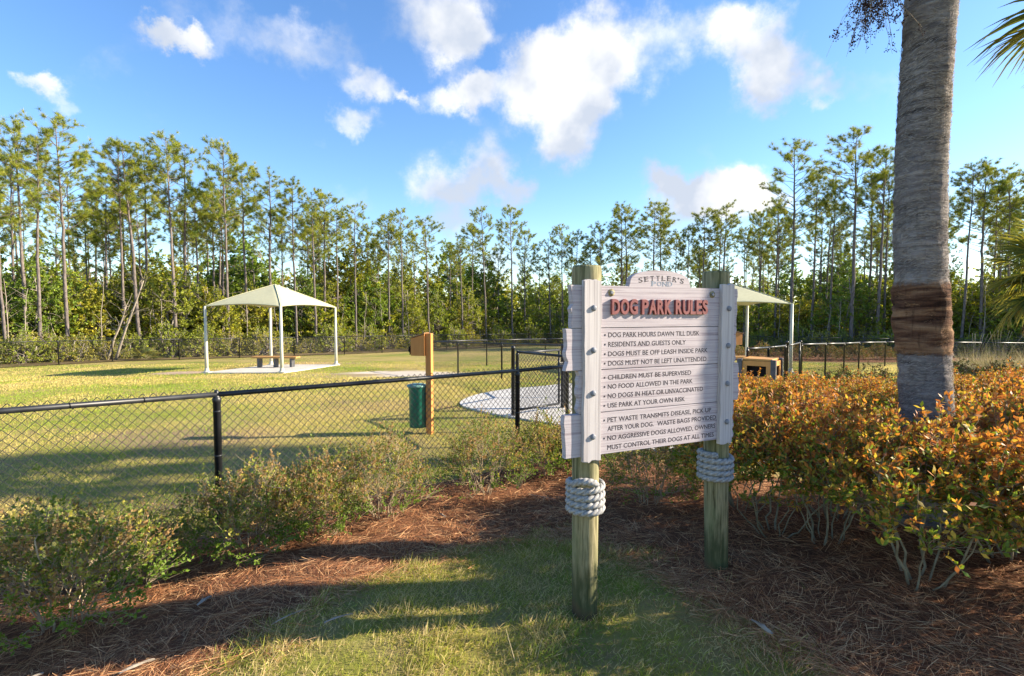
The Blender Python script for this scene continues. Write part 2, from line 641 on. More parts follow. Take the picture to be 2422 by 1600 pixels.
def polygon_sheet(name, poly, res, dz, mat, skirt=0.0, mound=None):
    """a flat polygon cut into cells that follow the terrain"""
    bm = bmesh.new()
    vsx = [bm.verts.new((x, y, 0)) for x, y in poly]
    bm.faces.new(vsx)
    xs, ys = [p[0] for p in poly], [p[1] for p in poly]
    for k in range(int((max(xs) - min(xs)) / res) + 1):
        bmesh.ops.bisect_plane(bm, geom=bm.verts[:] + bm.edges[:] + bm.faces[:], plane_co=(min(xs) + (k + .5) * res, 0, 0), plane_no=(1, 0, 0))
    for k in range(int((max(ys) - min(ys)) / res) + 1):
        bmesh.ops.bisect_plane(bm, geom=bm.verts[:] + bm.edges[:] + bm.faces[:], plane_co=(0, min(ys) + (k + .5) * res, 0), plane_no=(0, 1, 0))
    co = np.array([v.co[:] for v in bm.verts])
    z = zg(co[:, 0], co[:, 1]) + dz
    if mound is not None:
        z = z + mound(co[:, 0], co[:, 1])
    for v, h in zip(bm.verts, z):
        v.co.z = h
    bmesh.ops.recalc_face_normals(bm, faces=bm.faces)
    if bm.faces and sum(f.normal.z for f in bm.faces) < 0:
        bmesh.ops.reverse_faces(bm, faces=bm.faces)
    if skirt:
        be = [e for e in bm.edges if e.is_boundary]
        ret = bmesh.ops.extrude_edge_only(bm, edges=be)
        for v in [g for g in ret['geom'] if isinstance(g, bmesh.types.BMVert)]:
            v.co.z -= skirt
    o = MB().bm(bm).build(name, mat)
    o['kind'] = 'structure'
    return o


def smooth_poly(pts, n=6):
    """Catmull-Rom through a closed ring"""
    P = np.array(pts, float)
    k = len(P)
    out = []
    for i in range(k):
        p0, p1, p2, p3 = P[i - 1], P[i], P[(i + 1) % k], P[(i + 2) % k]
        for t in np.linspace(0, 1, n, endpoint=False):
            out.append(.5 * ((2 * p1) + (-p0 + p2) * t + (2 * p0 - 5 * p1 + 4 * p2 - p3) * t * t + (-p0 + 3 * p1 - 3 * p2 + p3) * t ** 3))
    return [tuple(p) for p in out]


def inside(poly, x, y):
    x, y = np.asarray(x), np.asarray(y)
    r = np.zeros(x.shape, bool)
    n = len(poly)
    for i in range(n):
        x1, y1 = poly[i]
        x2, y2 = poly[(i + 1) % n]
        c = ((y1 > y) != (y2 > y)) & (x < (x2 - x1) * (y - y1) / (y2 - y1 + 1e-12) + x1)
        r ^= c
    return r


# ------------------------------------------------------------------ the ground
def make_ground():
    xs = np.unique(np.concatenate([np.linspace(-300, -40, 14), np.linspace(-40, -8, 33), np.linspace(-8, 8, 81), np.linspace(8, 40, 33), np.linspace(40, 300, 14)]))
    ys = np.unique(np.concatenate([np.linspace(-60, -4, 8), np.linspace(-4, 12, 81), np.linspace(12, 60, 49), np.linspace(60, 500, 16)]))
    X, Y = np.meshgrid(xs, ys)
    near = np.clip((30 - Y) / 25, 0, 1)
    Z = zg(X, Y) + near * .02 * (vn(X, Y, .7) - .5)
    k, m = len(ys), len(xs)
    i = np.arange(k - 1)[:, None] * m + np.arange(m - 1)[None, :]
    q = np.stack([i, i + 1, i + m + 1, i + m], -1).reshape(-1, 4)
    o = MB().add(np.stack([X, Y, Z], -1).reshape(-1, 3), [q]).build('ground', 'lawn', smooth=True)
    o['kind'] = 'structure'


make_ground()
# line of the perimeter fence, as (x, y) corners
PERIM = [(-22.5, 12.0), (-25.3, 25.6), (-23.6, 31.0), (-12.0, 37.6), (-5.5, 44.0), (1.8, 56.0), (14.0, 57.5), (22.0, 47.0), (33.0, 40.5), (46.0, 36.0)]
# forest floor beyond the fence
ff = [(x, y + .35) for x, y in PERIM] + [(70, 30), (160, 40), (160, 160), (-160, 160), (-160, 10), (-60, 6)]
polygon_sheet('forest_ground', ff, 9.0, .03, 'forest_floor')

# planting beds of pine straw
FENCE_A, FENCE_B = np.array([-2.57, 4.55]), np.array([.07, 6.68])
fdir = (FENCE_B - FENCE_A) / np.linalg.norm(FENCE_B - FENCE_A)
fp = lambda t, off=0.0: tuple(FENCE_A + fdir * t + np.array([fdir[1], -fdir[0]]) * off)   # off > 0: towards the camera
BED = [fp(-4.6, .02), fp(-2.5, .02), fp(0, .02), fp(2, .02), fp(3.6, .02), fp(4.7, .05), (1.9, 6.9), (2.9, 6.2), (3.9, 5.75), (5.2, 5.35), (7.0, 5.0), (9.0, 4.6),
       (9.0, 1.0), (4.0, .2), (1.75, .6), (1.62, 1.6), (1.50, 2.35), (1.30, 2.72), (1.12, 3.05), (.98, 3.50), (.76, 4.02), (.46, 4.45), (.05, 4.25), (-.55, 3.86),
       (-.95, 3.40), (-1.38, 2.80), (-1.62, 2.38), (-2.1, 1.4), (-3.4, .4), (-6.2, .3)]
BEDP = BED[:12] + smooth_poly(BED, 4)[13 * 4:13 * 4 + 15 * 4 + 1] + BED[-2:]


def edge_dist(poly, x, y):
    x, y = np.asarray(x, float), np.asarray(y, float)
    best = np.full(x.shape, 1e9)
    for i in range(len(poly)):
        (x1, y1), (x2, y2) = poly[i], poly[(i + 1) % len(poly)]
        dx, dy = x2 - x1, y2 - y1
        t = np.clip(((x - x1) * dx + (y - y1) * dy) / (dx * dx + dy * dy + 1e-12), 0, 1)
        best = np.minimum(best, np.hypot(x - x1 - t * dx, y - y1 - t * dy))
    return best


def mound_bed(x, y):
    k = np.clip(edge_dist(BEDP, x, y) / .22, 0, 1)
    return k * (.02 + .04 * (vn(x, y, .35) - .3) + .025 * vn(x, y, .12)) - .010 * (1 - k)


polygon_sheet('pine_straw_bed', BEDP, .11, .012, 'mulch', mound=mound_bed)
BED2 = smooth_poly([(3.6, 9.4), (4.2, 8.0), (6.0, 7.35), (8.5, 6.9), (13, 6.6), (15, 9), (15, 15), (11.5, 15.5), (9.6, 14.2), (8.2, 12.4), (6.6, 11.4)], 5)
polygon_sheet('pine_straw_bed', BED2, .35, .012, 'mulch', mound=mound_bed)
BED3 = [(12.0, 30.0), (20.5, 29.6), (34.5, 35.5), (46, 35.5), (33, 40.2), (22, 46.5), (15, 44)]
polygon_sheet('leaf_litter', BED3, 3.0, .012, 'mulch')

# concrete: gate pad with walk, and the two shelter pads
PAD = smooth_poly([(-1.15, 11.5), (-.75, 10.5), (0.0, 9.7), (.95, 8.9), (1.55, 8.0), (2.1, 7.25), (3.1, 6.75), (4.3, 6.35), (5.6, 6.0), (7.6, 5.6), (10, 5.2),
                   (10, 6.0), (7.8, 6.55), (5.9, 7.0), (4.2, 7.6), (3.6, 8.5), (3.9, 10.2), (4.6, 12.0), (4.4, 14.6), (3.0, 16.0), (1.7, 16.0), (.9, 15.2), (-.1, 14.4), (-.9, 13.0)], 4)
polygon_sheet('concrete_walk', PAD, .8, .035, 'concrete', skirt=.12)
SHEL = [(-12.4, 21.3), (-9.15, 20.85), (-8.45, 25.2), (-11.75, 25.6)]


def pad_about(quad, grow):
    c = np.mean(np.array(quad), 0)
    return [tuple(c + (np.array(p) - c) * grow) for p in quad]


polygon_sheet('concrete_pad', pad_about(SHEL, 1.07), .9, .04, 'concrete', skirt=.12)
SHEL2 = [(7.6, 21.2), (11.05, 20.8), (11.3, 25.3), (7.9, 25.7)]
polygon_sheet('concrete_pad', pad_about(SHEL2, 1.07), .9, .04, 'concrete', skirt=.12)


# ------------------------------------------------------------------ ground cover
def not_paved(x, y):
    return ~inside(PAD, x, y) & ~inside(pad_about(SHEL, 1.06), x, y) & ~inside(pad_about(SHEL2, 1.06), x, y)


def make_front_grass():
    n = 150000
    x = rng.uniform(-3.2, 2.3, n)
    y = 1.3 + 3.6 * rng.random(n)
    # density falls where the turf is thin
    patch = vn(x, y, .28) * .6 + vn(x, y, .09) * .4
    edge = .42 * (vn(x, y, .17) - .5) + .10 * rng.normal(size=n)
    keep = (~inside(BEDP, x + edge, y + edge)) & (patch + rng.random(n) * .40 > .46)
    x, y, patch = x[keep], y[keep], patch[keep]
    n = len(x)
    P = np.stack([x, y, zg(x, y) + .0], 1)
    az = rng.uniform(0, 2 * math.pi, n)
    tilt = rng.uniform(.05, 1.1, n) ** 1.0
    D = np.stack([np.cos(az) * np.sin(tilt), np.sin(az) * np.sin(tilt), np.cos(tilt)], 1)
    S = unit(np.cross(D, np.stack([np.cos(az + 1.2), np.sin(az + 1.2), np.zeros(n)], 1)))
    Ln = rng.uniform(.022, .058, n) * (1 + .9 * (patch > .62))
    Wd = rng.uniform(.0018, .0038, n)
    bend = np.stack([np.cos(az), np.sin(az), -np.ones(n) * .7], 1) * (Ln * rng.uniform(.0, .35, n))[:, None]
    g = vn(x, y, .5)[:, None]
    dry = (rng.random(n) < .48 + .7 * (vn(x, y, .22) - .5))[:, None]
    green = np.array([.20, .29, .04]) * (1 - g) + np.array([.38, .39, .07]) * g
    tint = np.where(dry, np.array([.60, .48, .25]), green) * rng.uniform(.65, 1.2, n)[:, None]
    o = MB().blades(P, D, S, Ln, Wd, bend, tint).build('grass', 'grass_blade')
    o['kind'] = 'stuff'
    tag(o, 'short patchy turf growing in the strip before the sign', 'grass')
    # tall dry seed stalks
    mb = MB()
    for (sx, sy, h, lx, ly) in ((.02, 2.46, .15, -.05, .05), (.12, 2.5, .09, .03, .03), (-.8, 2.9, .10, .05, 0)):
        z = g1(sx, sy)
        t = np.linspace(0, 1, 5)[:, None]
        pts = np.array([sx, sy, z]) + t * np.array([lx, ly, h])
        mb.tube(pts, np.linspace(.0022, .001, 5), 4, tint=(.36, .30, .19))
    o = mb.build('dry_grass_stalks', 'straw')
    o['kind'] = 'stuff'
    tag(o, 'dry stalks standing in the turf by the left sign post foot', 'grass')


def make_field_grass():
    n = 330000
    # even cover that thins with distance
    u = rng.random(n)
    Y = 4.4 * (28 / 4.4) ** (u ** .9)
    X = rng.uniform(-1.05, 1.05, n) * (Y * 1.02 + 1.0)
    rel = (X - FENCE_A[0]) * fdir[1] - (Y - FENCE_A[1]) * fdir[0]
    keep = (rel < -.02) & not_paved(X, Y) & ~inside(BED2, X, Y) & ~inside(BEDP, X, Y)
    thin = vn(X, Y, 1.3) * .55 + vn(X, Y, .35) * .45
    sand = np.hypot((X + 4.3) / 2.7, (Y - 20.3) / 1.7) + .8 * (vn(X, Y, .6) - .5)
    sand2 = np.hypot((X + 13.6) / 1.3, (Y - 21.6) / .9)
    keep &= (thin + rng.random(n) * .5 > .40) & (sand > .95) & (sand2 > .95)
    X, Y, thin = X[keep], Y[keep], thin[keep]
    n = len(X)
    P = np.stack([X, Y, zg(X, Y)], 1)
    az = rng.uniform(0, 2 * math.pi, n)
    tilt = rng.uniform(.1, 1.15, n)
    D = np.stack([np.cos(az) * np.sin(tilt), np.sin(az) * np.sin(tilt), np.cos(tilt)], 1)
    S = unit(np.cross(D, np.stack([np.cos(az + 1.2), np.sin(az + 1.2), np.zeros(n)], 1)))
    k = np.clip(Y / 7, 1, 2.6)
    Ln = rng.uniform(.018, .045, n) * np.sqrt(k)
    Wd = rng.uniform(.0025, .005, n) * k
    g = np.clip(vn(X, Y, 2.4) * .6 + vn(X, Y, .8) * .4 + rng.normal(size=n) * .14, 0, 1)[:, None]
    # greener where the ground stays damp, tan elsewhere
    tint = np.where(g < .43, np.array([.27, .37, .04]), np.where(g < .55, np.array([.52, .46, .09]), np.array([.66, .52, .19]))) * rng.uniform(.7, 1.2, n)[:, None]
    bend = np.zeros((n, 3))
    o = MB().blades(P, D, S, Ln, Wd, bend, tint).build('lawn_grass', 'grass_blade')
    o['kind'] = 'stuff'
    tag(o, 'short tan and green winter turf covering the dog park field', 'grass')


def make_pine_straw():
    n = 120000
    u = rng.random(n)
    y = 1.5 * (8.0 / 1.5) ** u
    x = rng.uniform(-1.15, 1.3, n) * (y * .98 + .4)
    e = .16 * rng.normal(size=n) * (rng.random(n) < .5)
    keep = inside(BEDP, x + e, y + e * .6)
    x, y = x[keep], y[keep]
    E = np.array(BEDP[14:-2])
    k = rng.integers(0, len(E) - 1, 15000)
    f = rng.random((15000, 1))
    ed = E[k] * (1 - f) + E[k + 1] * f + rng.normal(size=(15000, 2)) * .12 * (.4 + 1.6 * vn(E[k, 0], E[k, 1], .3))[:, None]
    x, y = np.concatenate([x, ed[:, 0]]), np.concatenate([y, ed[:, 1]])
    n = len(x)
    z = zg(x, y) + .012 + np.where(inside(BEDP, x, y), mound_bed(x, y), 0)
    # needles lie in drifts: neighbouring needles share a direction
    az = 2 * math.pi * (vn(x, y, .45) * 1.3 + vn(x, y, .16) * .7) + rng.normal(size=n) * .55
    tilt = rng.normal(size=n) * .16 + .03
    D = np.stack([np.cos(az) * np.cos(tilt), np.sin(az) * np.cos(tilt), np.sin(tilt)], 1)
    S = unit(np.cross(D, np.array([0, 0, 1.0])) + .5 * rng.normal(size=(n, 3)))
    Ln = rng.uniform(.07, .19, n)
    Wd = rng.uniform(.0014, .0027, n) * np.clip(y / 3, 1, 2)
    P = np.stack([x, y, z + rng.uniform(-.002, .030, n)], 1) - D * Ln[:, None] * .5
    bend = rng.normal(size=(n, 3)) * .018
    bend[:, 2] = -np.abs(bend[:, 2]) * .4
    c = rng.random(n)[:, None]
    tint = np.where(c < .30, np.array([.20, .08, .042]), np.where(c < .70, np.array([.49, .225, .10]), np.array([.70, .42, .21]))) * rng.uniform(.7, 1.15, n)[:, None]
    o = MB().blades(P, D, S, Ln, Wd, bend, tint).build('pine_straw', 'straw')
    o['kind'] = 'stuff'
    tag(o, 'reddish brown pine needles strewn over the planting beds', 'pine straw')
    # chips and bits of bark on the straw
    for (x, y, a, l, w, lab) in ((-1.83, 3.05, 1.3, .10, .022, 'pale bark sliver lying on the dark straw under the small shrubs'),
                                 (-1.21, 2.76, .9, .18, .007, 'thin pale stick lying on the straw near the turf edge'),
                                 (-1.80, 2.45, .8, .14, .020, 'split pale wood chip lying in the straw by the turf'),
                                 (-2.28, 2.42, 1.2, .09, .018, 'short pale wood chip lying in straw beside the lowest shrub'),
                                 (1.28, 2.62, 1.9, .13, .026, 'tan curled bark chip lying where the turf meets the straw'),
                                 (-.92, 2.72, .6, .15, .014, 'grey weathered stick lying across the turf edge'),
                                 (.30, 5.15, -.5, .30, .008, 'bare pale twig lying on the straw behind the sign'),
                                 (-.62, 4.62, -.9, .11, .024, 'grey bark chip lying on shaded straw near the fence')):
        zc = g1(x, y) + float(mound_bed(x, y)) + .035
        mb = MB()
        t = np.linspace(-.5, .5, 6)
        pts = np.stack([np.cos(a) * t * l, np.sin(a) * t * l, .01 * (1 - 4 * t * t)], 1)
        j = rng.normal(size=(6, 5, 3)) * w * .12
        mb.tube(pts, w * .5 * (1 - 1.2 * np.abs(t) ** 1.5), 5, jit=j)
        o = mb.build('wood_chip', 'dead_wood' if 'grey' not in lab else 'tree_bark', loc=(x, y, zc))
        o.scale = (1, 1, .6)
        tag(o, lab, 'wood chip')


make_front_grass()
make_field_grass()
make_pine_straw()


# ------------------------------------------------------------------ the dog park sign
def text_mesh(body, size, extrude, offset, bevel=0.0):
    c = bpy.data.curves.new('lettering', 'FONT')
    c.body = body
    c.size = size
    c.extrude = extrude
    c.bevel_depth = bevel
    c.bevel_resolution = 1
    c.resolution_u = 3
    o = bpy.data.objects.new('lettering', c)
    col.objects.link(o)
    me = bpy.data.meshes.new_from_object(o.evaluated_get(bpy.context.evaluated_depsgraph_get()))
    bpy.data.objects.remove(o)
    bpy.data.curves.remove(c)
    bm = bmesh.new()
    bm.from_mesh(me)
    bmesh.ops.remove_doubles(bm, verts=bm.verts, dist=1e-5)
    if offset:                                   # embolden: push the side walls outwards
        mv = []
        for v in bm.verts:
            ns = []
            for f in v.link_faces:
                n = f.normal
                if abs(n.z) < .5 and not any((n - k).length < .02 for k in ns):
                    ns.append(n.copy())
            if len(ns) == 1:
                mv.append(ns[0] * offset)
            elif ns:
                a = sum(ns, Vector((0, 0, 0)))
                a.normalize()
                mv.append(a * offset / max(.45, a.dot(ns[0])))
            else:
                mv.append(Vector((0, 0, 0)))
        for v, d in zip(bm.verts, mv):
            v.co.x += d.x
            v.co.y += d.y
    bm.to_mesh(me)
    bm.free()
    return me


def set_text(name, body, x0, x1, zb, cap, yface, mat, parent, extrude=.0012, offset=.0, bevel=0.0):
    """line of capitals on the board: from x0 to x1, baseline zb, capital height cap, front face towards -y"""
    me = text_mesh(body, 1.0, 0.5, offset, bevel)
    co = np.zeros(len(me.vertices) * 3)
    me.vertices.foreach_get('co', co)
    co = co.reshape(-1, 3)
    a, b = co.min(0), co.max(0)
    ylo = 0.0 if not any(ch in body for ch in ',') else 0.0
    ytop = .69
    u = (co[:, 0] - a[0]) / (b[0] - a[0]) * (x1 - x0) + x0
    v = (co[:, 1] - ylo) / ytop * cap + zb
    d = yface - extrude * (co[:, 2] / (b[2]) * .5 + .5)
    new = np.stack([u, d, v], 1)
    me.vertices.foreach_set('co', new.ravel())
    me.update()
    me.materials.clear()
    me.materials.append(MAT[mat])
    o = bpy.data.objects.new(name, me)
    col.objects.link(o)
    o.parent = parent
    return o


def ragged_plank(x0, x1, z0, z1, y0, y1, amp, seed, arch=None):
    """board with weathered, wavy ends; arch = (xa, xb, rise) adds the rounded crest"""
    r = random.Random(seed)
    pts = []
    n = 9
    zs = [z0 + (z1 - z0) * i / n for i in range(n + 1)]
    w = [r.uniform(-1, 1) * amp for _ in zs]
    w[r.randint(2, 7)] += amp * 1.4
    left = [(x0 + w[i], zs[i]) for i in range(n, -1, -1)]
    w2 = [r.uniform(-1, 1) * amp for _ in zs]
    right = [(x1 + w2[i], zs[i]) for i in range(n + 1)]
    top = []
    if arch:
        xa, xb, rise = arch
        top.append((xb, z1))
        for k in range(17):
            t = math.pi * k / 16
            top.append(((xa + xb) / 2 + (xb - xa) / 2 * .97 * math.cos(t), z1 + rise * (.22 + .78 * math.sin(t) ** .8 if 0 < k < 16 else .2)))
        top.append((xa, z1))
    ring = left + right + top
    bm = bmesh.new()
    f = bm.faces.new([bm.verts.new((x, y0, z)) for x, z in ring])
    ret = bmesh.ops.extrude_face_region(bm, geom=[f])
    for v in [g for g in ret['geom'] if isinstance(g, bmesh.types.BMVert)]:
        v.co.y = y1
    bmesh.ops.recalc_face_normals(bm, faces=bm.faces)
    es = [e for e in bm.edges if abs(e.verts[0].co.y - y0) < 1e-5 and abs(e.verts[1].co.y - y0) < 1e-5]
    bmesh.ops.bevel(bm, geom=es, offset=.0022, segments=2, affect='EDGES')
    return MB().bm(bm)


def round_post(h, r0, r1, lean=(0, 0), seed=1):
    q = np.random.default_rng(seed)
    zs = np.concatenate([np.linspace(-.15, h - .012, 26), [h, h + .001]])
    rr = np.interp(zs, [0, h], [r0, r1])
    rr[-2] *= .93
    rr[-1] = .004
    n = 26
    ang = np.linspace(0, 2 * math.pi, n, endpoint=False)
    prof = np.interp(ang, np.linspace(0, 2 * math.pi, 14), q.normal(size=14) * .0022)
    jit = np.stack([np.cos(ang) * prof, np.sin(ang) * prof, np.zeros(n)], 1)[None] * np.ones((len(zs), 1, 1))
    jit[-1] = 0
    pts = [(lean[0] * z / h, lean[1] * z / h, z) for z in zs]
    return MB().tube(pts, rr, n, jit=jit)


def rope_wrap(parent, x, y, z0, turns, r_post, rr, knot, seed):
    q = random.Random(seed)
    part = None
    root = None
    n = 84
    for s in range(3):
        pts, k = [], int(turns * n)
        for i in range(k + 1):
            a = 2 * math.pi * i / n
            rc = r_post + rr * 1.02
            z = z0 + rr * 1.9 * i / n + .006 * math.sin(a * 1.0 + 1)
            if knot:
                z += .028 * max(0, (i / k - .55)) * math.cos(a - 3.4)
            tw = a * 5.3 + s * 2 * math.pi / 3
            rad, up = math.cos(tw) * rr * .48, math.sin(tw) * rr * .48
            pts.append((x + (rc + rad) * math.cos(a + 2.2), y + (rc + rad) * math.sin(a + 2.2), z + up))
        mb = MB().tube(pts, rr * .56, 6)
        if root is None:
            root = mb.build('rope_wrap', 'rope', parent, True)
        else:
            mb.build('rope_strand', 'rope', root, True)
    if knot:
        for s in range(3):
            pts = []
            for i in range(22):
                t = i / 21
                a = R(200) + t * 1.3
                rc = r_post + rr * 1.6 + .018 * math.sin(t * math.pi)
                tw = t * 11 + s * 2.09
                pts.append((x + (rc + math.cos(tw) * rr * .48) * math.cos(a), y + (rc + math.cos(tw) * rr * .48) * math.sin(a),
                            z0 + rr * 1.9 * turns + .004 + .028 * math.sin(t * 3.0) + math.sin(tw) * rr * .48))
            MB().tube(pts, rr * .58, 6).build('knot', 'rope', root, True)


def make_sign():
    t = thing('park_rules_sign', 'weathered white plank sign listing dog park rules on two roped timber posts', 'sign', (.409, 2.898, 0), R(24.086))
    # timber posts
    round_post(1.955, .069, .079, (0, 0), 3).build('post', 'post_wood', t, True)
    p2 = round_post(1.955 - .03, .070, .081, (-.05, 0), 8).build('post', 'post_wood', t, True, loc=(.985, 0, .03))
    rope_wrap(t, 0, 0, .600, 4.2, .071, .0205, True, 1)
    rope_wrap(t, .960, 0, .660, 4.3, .073, .0195, False, 2)
    yf = -.115                                  # front face of the boards
    yb = -.080
    spans = [(-.165, 1.000, 1.6195, 1.844), (-.193, .992, 1.3965, 1.6167), (-.118, 1.020, 1.1665, 1.3937), (-.200, .985, .936, 1.1637)]
    for i, (x0, x1, z0, z1) in enumerate(spans):
        mb = ragged_plank(x0, x1, z0, z1, yf, yb, .007, 20 + i, (.197, .632, .092) if i == 0 else None)
        mb.build('plank', 'sign_board', t)
    # backing strip behind the joints
    MB().box((.41, yb + .012, 1.39), (.9, .02, .86)).build('backing_board', 'sign_board', t)
    # battens with wavy long edges
    for (xc, w, sd) in ((-.043, .108, 4), (.905, .104, 9)):
        q = random.Random(sd)
        zs = [.912 + (1.868 - .912) * k / 14 for k in range(15)]
        le = [xc - w / 2 + q.uniform(-.004, .004) for _ in zs]
        ri = [xc + w / 2 + q.uniform(-.003, .003) for _ in zs]
        bot = [(xc - w / 2 + w * k / 6, .912 + q.uniform(-.009, .004)) for k in range(1, 6)]
        top = [(xc + w / 2 - w * k / 6, 1.868 + q.uniform(-.004, .007)) for k in range(1, 6)]
        ring = [(le[k], zs[k]) for k in range(14, -1, -1)] + bot + [(ri[k], zs[k]) for k in range(15)] + top
        bm = bmesh.new()
        f = bm.faces.new([bm.verts.new((x, yf - .021, z)) for x, z in ring])
        ret = bmesh.ops.extrude_face_region(bm, geom=[f])
        for v in [g for g in ret['geom'] if isinstance(g, bmesh.types.BMVert)]:
            v.co.y = yf + .002
        bmesh.ops.recalc_face_normals(bm, faces=bm.faces)
        es = [e for e in bm.edges if all(abs(v.co.y - (yf - .021)) < 1e-5 for v in e.verts)]
        bmesh.ops.bevel(bm, geom=es, offset=.004, segments=2, affect='EDGES')
        bt = MB().bm(bm).build('batten', 'sign_batten', t)
        for zb in (1.724, 1.503, 1.275, 1.044):
            prof = [(.0165, 0), (.0165, .003), (.0150, .008), (.0110, .0115), (.006, .0130), (.0005, .0134)]
            m = MB().lathe(prof, 14)
            m.V = [np.stack([v[:, 0] + xc + .003, -v[:, 2] + yf - .0208, v[:, 1] + zb], 1) for v in m.V]
            m.build('bolt', 'bolt_grey', bt, True)
    # recessed bolts in the top board
    for x in (.083, .795):
        ring = MB().lathe([(.020, 0), (.020, .0025), (.0135, .003), (.013, .0012)], 16)
        ring.V = [np.stack([v[:, 0] + x, -v[:, 2] + yf - .0006, v[:, 1] + 1.807], 1) for v in ring.V]
        o = ring.build('bolt_washer', 'post_wood', t, True)
        nut = MB().lathe([(.0105, .001), (.0105, .008), (.008, .010), (.0005, .0103)], 6)
        nut.V = [np.stack([v[:, 0] + x, -v[:, 2] + yf - .001, v[:, 1] + 1.807], 1) for v in nut.V]
        nut.build('nut', 'bolt_grey', o)
    # raised title: one thick letter at a time
    words = "DOG PARK RULES"
    adv = dict(D=.80, O=.86, G=.82, P=.70, A=.80, R=.76, K=.76, U=.80, L=.62, E=.66, S=.66)
    tot = sum(.34 if c == ' ' else adv[c] for c in words)
    x = .076
    sc = (.752 - .076) / tot
    tr = None
    for c in words:
        w = (.34 if c == ' ' else adv[c]) * sc
        if c != ' ':
            set_text('raised_letter', c, x + .05 * w, x + w * .95, 1.694, .076, yf + .001, 'title_red', t, extrude=.018, offset=.034)
        x += w
    # the printed rules
    rules = [("DOG PARK HOURS DAWN TILL DUSK", .702, 1.568, 1), ("RESIDENTS AND GUESTS ONLY", .601, 1.517, 1), ("DOGS MUST BE OFF LEASH INSIDE PARK", .768, 1.466, 1),
             ("DOGS MUST NOT BE LEFT UNATTENDED", .760, 1.415, 1), ("CHILDREN MUST BE SUPERVISED", .645, 1.339, 1), ("NO FOOD ALLOWED IN THE PARK", .657, 1.289, 1),
             ("NO DOGS IN HEAT OR UNVACCINATED", .737, 1.238, 1), ("USE PARK AT YOUR OWN RISK", .601, 1.187, 1), ("PET WASTE TRANSMITS DISEASE, PICK UP", .804, 1.108, 1),
             ("AFTER YOUR DOG.", .377, 1.060, 0), ("WASTE BAGS PROVIDED", .843, 1.060, 2), ("NO AGGRESSIVE DOGS ALLOWED, OWNERS", .839, 1.009, 1), ("MUST CONTROL THEIR DOGS AT ALL TIMES", .828, .957, 0)]
    for s, x1, zb, bul in rules:
        o = set_text('rule_line', s, .402 if bul == 2 else .066, x1, zb, .0255, yf + .0004, 'print_dark', t, extrude=.0009, offset=.012)
        if bul == 1:
            MB().box((.0455, yf - .0005, zb + .0125), (.0075, .0016, .0095)).build('bullet', 'print_dark', o)
    # crest: arched name with serifs over the second word
    def serif_letter(c, xc, zc, cap, w, rot, mat):
        me = text_mesh(c, 1.0, .5, .004)
        co = np.array([v.co[:] for v in me.vertices])
        a, b = co.min(0), co.max(0)
        co[:, 0] = ((co[:, 0] - a[0]) / (b[0] - a[0]) - .5) * w
        co[:, 1] = (co[:, 1] / .69 - .5) * cap if c != "'" else (co[:, 1] / .69 - .5) * cap
        pts = co
        ca, sa = math.cos(rot), math.sin(rot)
        V = np.stack([xc + pts[:, 0] * ca - pts[:, 1] * sa, np.where(pts[:, 2] > 0, yf - .0008, yf + .0004), zc + pts[:, 0] * sa + pts[:, 1] * ca], 1)
        mb = MB()
        groups = {}
        for p in me.polygons:
            groups.setdefault(len(p.vertices), []).append(list(p.vertices))
        mb.add(V, [np.array(g) for g in groups.values()])
        stems = dict(E=[-.42], T=[0], L=[-.42], R=[-.4, .38], P=[-.4], D=[-.4], N=[-.4, .4]).get(c, [])
        for s in stems:
            for e in ((-1, 1) if c in 'EPDN' else (-1,)):
                px, pz = s * w, e * cap * .48
                mb.box((xc + px * ca - pz * sa, yf - .0008, zc + px * sa + pz * ca), (w * .38, .0016, cap * .06))
        bpy.data.meshes.remove(me)
        mb.build('crest_letter', mat, t)

    name = "SETTLER'S"
    pp = [-1, -.73, -.46, -.19, .08, .34, .61, .785, .97]
    for k, c in enumerate(name):
        ph = pp[k]
        xc = .4225 + ph * .148
        zc = 1.893 - .014 * ph * ph
        w = .010 if c == "'" else .027
        serif_letter(c, xc, zc, .027, w, -ph * .17, 'title_red' if False else 'print_dark')
    for k, c in enumerate("POND"):
        serif_letter(c, .366 + k * .038, 1.861, .024, .031, 0, 'print_blue')


make_sign()


